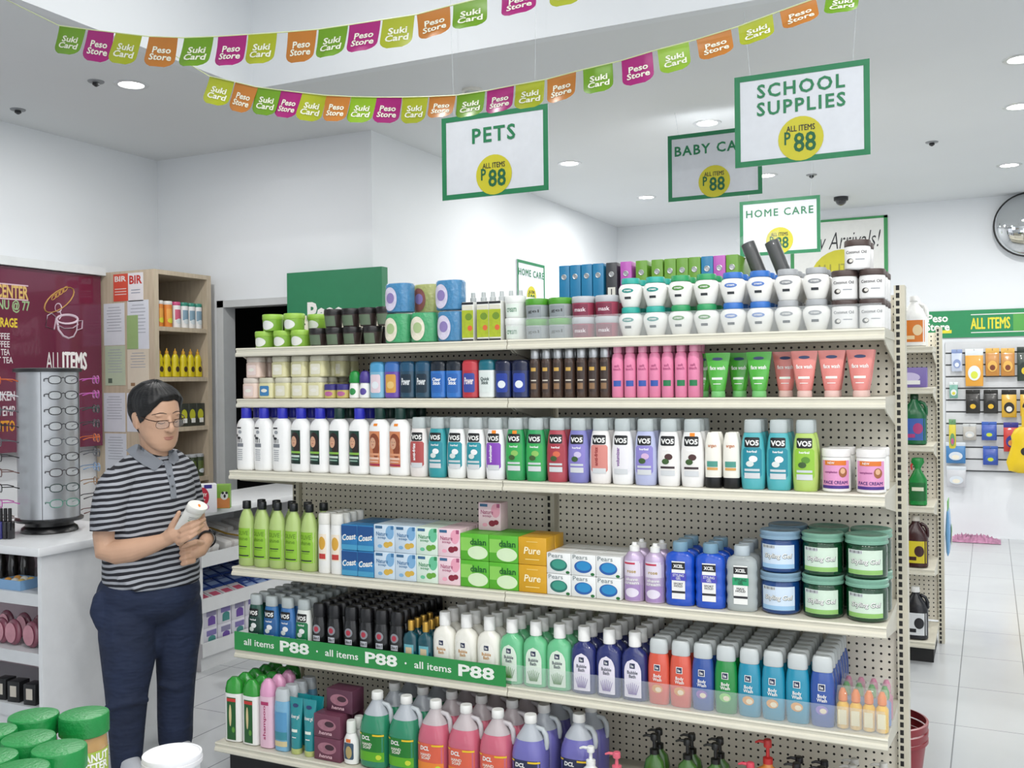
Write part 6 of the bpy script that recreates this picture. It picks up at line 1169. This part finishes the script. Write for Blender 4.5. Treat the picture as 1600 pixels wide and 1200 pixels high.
for (px, f_, ang) in ((191, .045, .35), (269, -.065, .45)):
    x, y = U_(px), -f_; R3 = Matrix.Rotation(ang, 3, 'Z'); g = G()
    v, f = loft([(.0, .036, .12, 2.6), (.012, .043, .128, 2.6), (.026, .043, .128, 2.5)], 24); g.add([R3 @ (Vector(p)+Vector((0, -.012, 0)))+Vector((x, y, 0)) for p in v], f, M('8f9298', .5))
    v, f = loft([(.0262, .041, .124, 2.4), (.05, .039, .11, 2.2, 0, .008), (.07, .035, .075, 2, 0, .04), (.09, .033, .05, 2, 0, .055)], 24); g.add([R3 @ (Vector(p)+Vector((0, -.012, 0)))+Vector((x, y, 0)) for p in v], f, M('b9bcc2', .6))
    obj('shoe', g.mesh('shoe'), PR)
# face
ht = tree(body)
def face(a, c, off=.0):
    o = Hd(a, .4, c); d = (HR @ Vector((0, 1, 0))); h = ht.ray_cast(o, d)[0]; return h-d*off if h else Hd(a, .09, c)
for s in (-1, 1):
    part(PR, 'eyebrow', tube([face(s*(.014+.011*k), .028+(.004, .0075, .0075, .004, -.001)[k], .0004) for k in range(5)], [.0018, .0028, .003, .0024, .0012], 8, flat=.6), M('2b2220', .7))
    part(PR, 'eyelashes', tube([face(s*(.018+.007*k), (-.001, -.0045, -.006, -.0045, -.001)[k], .0002) for k in range(5)], [.0008, .0014, .0016, .0015, .0008], 6), M('231b1a', .6))
part(PR, 'lips', [tube([face(-.024+.008*k, -.0635+(.0042, .0026, .0022, .0012, .0022, .0026, .0042)[k], -.0012) for k in range(7)], [.001, .0026, .0034, .003, .0034, .0026, .001], 8), tube([face(-.021+.007*k, -.0665-(-.002, .001, .0024, .003, .0024, .001, -.002)[k], -.0012) for k in range(7)], [.001, .003, .004, .0044, .004, .003, .001], 8)], M('b0776a', .5))
part(PR, 'nostril', [ell(face(s*.0085, -.0385, -.001), .0028, .002, .0018, 8, 6) for s in (-1, 1)], M('5f3d30', .8))
# hair
def hairline(ph, left):
    T_ = [(0, .078), (25, .08), (45, .066), (60, .035), (72, .0), (84, -.016), (90, .018), (108, .022), (118, -.03), (135, -.08), (180, -.088)]
    for (a, x), (b, y) in zip(T_, T_[1:]):
        if a <= ph <= b: h = x+(y-x)*(ph-a)/(b-a); break
    return h-(.022*max(0, 1-abs(ph-48)/30) if left else 0)
def hcross(c):
    c = max(HSEC[0][0], min(HSEC[-1][0], c))
    for p, q in zip(HSEC, HSEC[1:]):
        if p[0] <= c <= q[0]: t = (c-p[0])/(q[0]-p[0]); return [p[i]+(q[i]-p[i])*t for i in (1, 2, 3)]
NA, NC = 96, 26; inn, out_ = [], []
for i in range(NA):
    ph = 2*math.pi*i/NA; deg = abs(math.degrees(ph) if ph <= math.pi else 360-math.degrees(ph)); left = ph > math.pi; h0 = hairline(deg, left)
    for k in range(NC):
        t = k/(NC-1); c = h0+(.1234-h0)*math.sin(t*math.pi/2); a, b0, d = hcross(c); sx, sy = math.sin(ph), math.cos(ph); q = 1/((abs(sx)**2.2+abs(sy)**2.2)**(1/2.2))
        edge = min(1, t*4.5); lift = .004+.011*edge+(.003*edge if deg < 70 and c > .05 else 0)+(.006*edge if deg > 110 else 0)+.001*math.sin(i*1.9+k*.35)*edge
        for L, e in ((inn, -.004), (out_, lift)):
            k_ = min(1, max(0, (.1238-c)/.04))**.5; L.append(Hd(sx*q*(a+e*k_), b0+sy*q*(d+e*k_), c+e*(1-k_*k_*.75)*(1 if c > .05 else 0)))
Hg = G()
def grid(P_, flip):
    o = len(Hg.v); f = []
    for i in range(NA):
        for k in range(NC-1): a, b = i*NC+k, ((i+1) % NA)*NC+k; q = (a, b, b+1, a+1); f.append(q if not flip else q[::-1])
    f.append(tuple(i*NC+NC-1 for i in range(NA))[::(1 if not flip else -1)]); Hg.add(P_, f)
grid(out_, True); grid(inn, False)
Hg.f += [(i*NC, ((i+1) % NA)*NC, NA*NC+((i+1) % NA)*NC, NA*NC+i*NC) for i in range(NA)]; Hg.m += [0]*NA
obj('hair', Hg.mesh('hair', HAIR, True, 1.2), PR)
# spectacles
sg = empty('spectacles', 'thin brown spectacles', ''); del sg['category']; del sg['label']; sg.parent = PR; sg.location = (0, 0, 0)
fr = M('4a3126', .3, .4)
for s in (-1, 1):
    cx_ = s*.0345; el = [(cx_+.0255*math.copysign(abs(math.cos(a))**.75, math.cos(a)), -.006+.0155*math.copysign(abs(math.sin(a))**.75, math.sin(a))) for a in [math.pi*k/14+.01 for k in range(28)]]
    rimp = [Hd(x, .108-abs(x)*.13, c) for x, c in el]
    q = part(sg, 'rim', tube(rimp, .001, 6, closed=True), fr); part(q, 'lens', (rimp, [tuple(range(28))]), M('e6e2e0', .04, alpha=.16, var=0), smooth=False)
    part(sg, 'rim_bar', tube([Hd(s*x, .1085-x*.13, .0095) for x in (.011, .03, .05, .06)], [.0012, .0016, .002, .002], 6), fr)
    part(sg, 'temple', tube([Hd(s*.06, .1, .0085), Hd(s*.074, .075, .01), Hd(s*.081, .03, .012), Hd(s*.084, -.012, .014), Hd(s*.083, -.03, -.004)], [.0022, .002, .0018, .0018, .0018], 6), fr)
part(sg, 'bridge', tube([Hd(-.011, .1065, .0), Hd(0, .112, .003), Hd(.011, .1065, .0)], .0012, 6), fr)
# watch
wc = J(321, 846, .052); wd = (J(317, 849, .085)-J(316, 845, -.02)).normalized(); e1 = wd.orthogonal().normalized(); e2 = wd.cross(e1)
wv, wf = loft([(-.011, .033, .033), (-.0115, .0355, .0355), (.0115, .0355, .0355), (.011, .033, .033)], 28, (0, 0)); wm = lambda p: wc+e1*p[0]+e2*p[1]+wd*p[2]
wr = part(PR, 'wristwatch', ([wm(p) for p in wv], wf), M('1c1c20', .5))
dirc = Vector((.5, -.5, .6)).normalized(); dirc = (dirc-wd*dirc.dot(wd)).normalized(); d2 = dirc.cross(wd); fv, ff = cyl(.018, .033, .043, 24); part(wr, 'watch_face', ([wc+dirc*p[2]+wd*p[0]+d2*p[1] for p in fv], ff), M('26272b', .25))
# the tube being read
rb = Matrix((Vector((1, 0, 0))-BA*BA.x, (0, 0, 0), BA)); e1 = (Vector((1, .15, 0))-BA*BA.dot(Vector((1, .15, 0)))).normalized(); e2 = BA.cross(e1)
Rw = PR.matrix_world if False else Matrix.Translation(O_) @ Matrix.Rotation(PR.rotation_euler.z, 4, 'Z')
tb = empty('lotion_tube', 'white lotion tube with orange price dot held by the person', 'tube', (0, 0, 0)); tb.matrix_world = Rw @ Matrix.Translation(BB) @ Matrix((e1, e2, BA)).transposed().to_4x4()
part(tb, 'body', loft([(0, .03, .004, 2.4), (.004, .031, .006, 2.4), (.05, .034, .015, 2.2), (.1, .036, .02, 2), (.135, .037, .0225, 2), (.138, .036, .022, 2)], 30), M('eceae4', .35)); part(tb, 'cap', loft([(.1385, .0375, .0235), (.141, .0395, .025), (.166, .041, .026), (.17, .039, .0245)], 30), M('f4f2ec', .3))
part(tb, 'price_dot', ell((.004, -.002, .17), .0055, .008, .0008, 12, 6), ORANGE_TAG)
s = Surf([(0, .03, .004), (.05, .034, .015), (.135, .037, .0225)]); part(tb, 'print', G().add(*patch(s, .002, .118, .04, .003, .001), GREY).add(*patch(s, .002, .109, .034, .003, .001), GREY).add(*patch(s, .002, .098, .03, .006, .001), M('8fae8a', .5)))
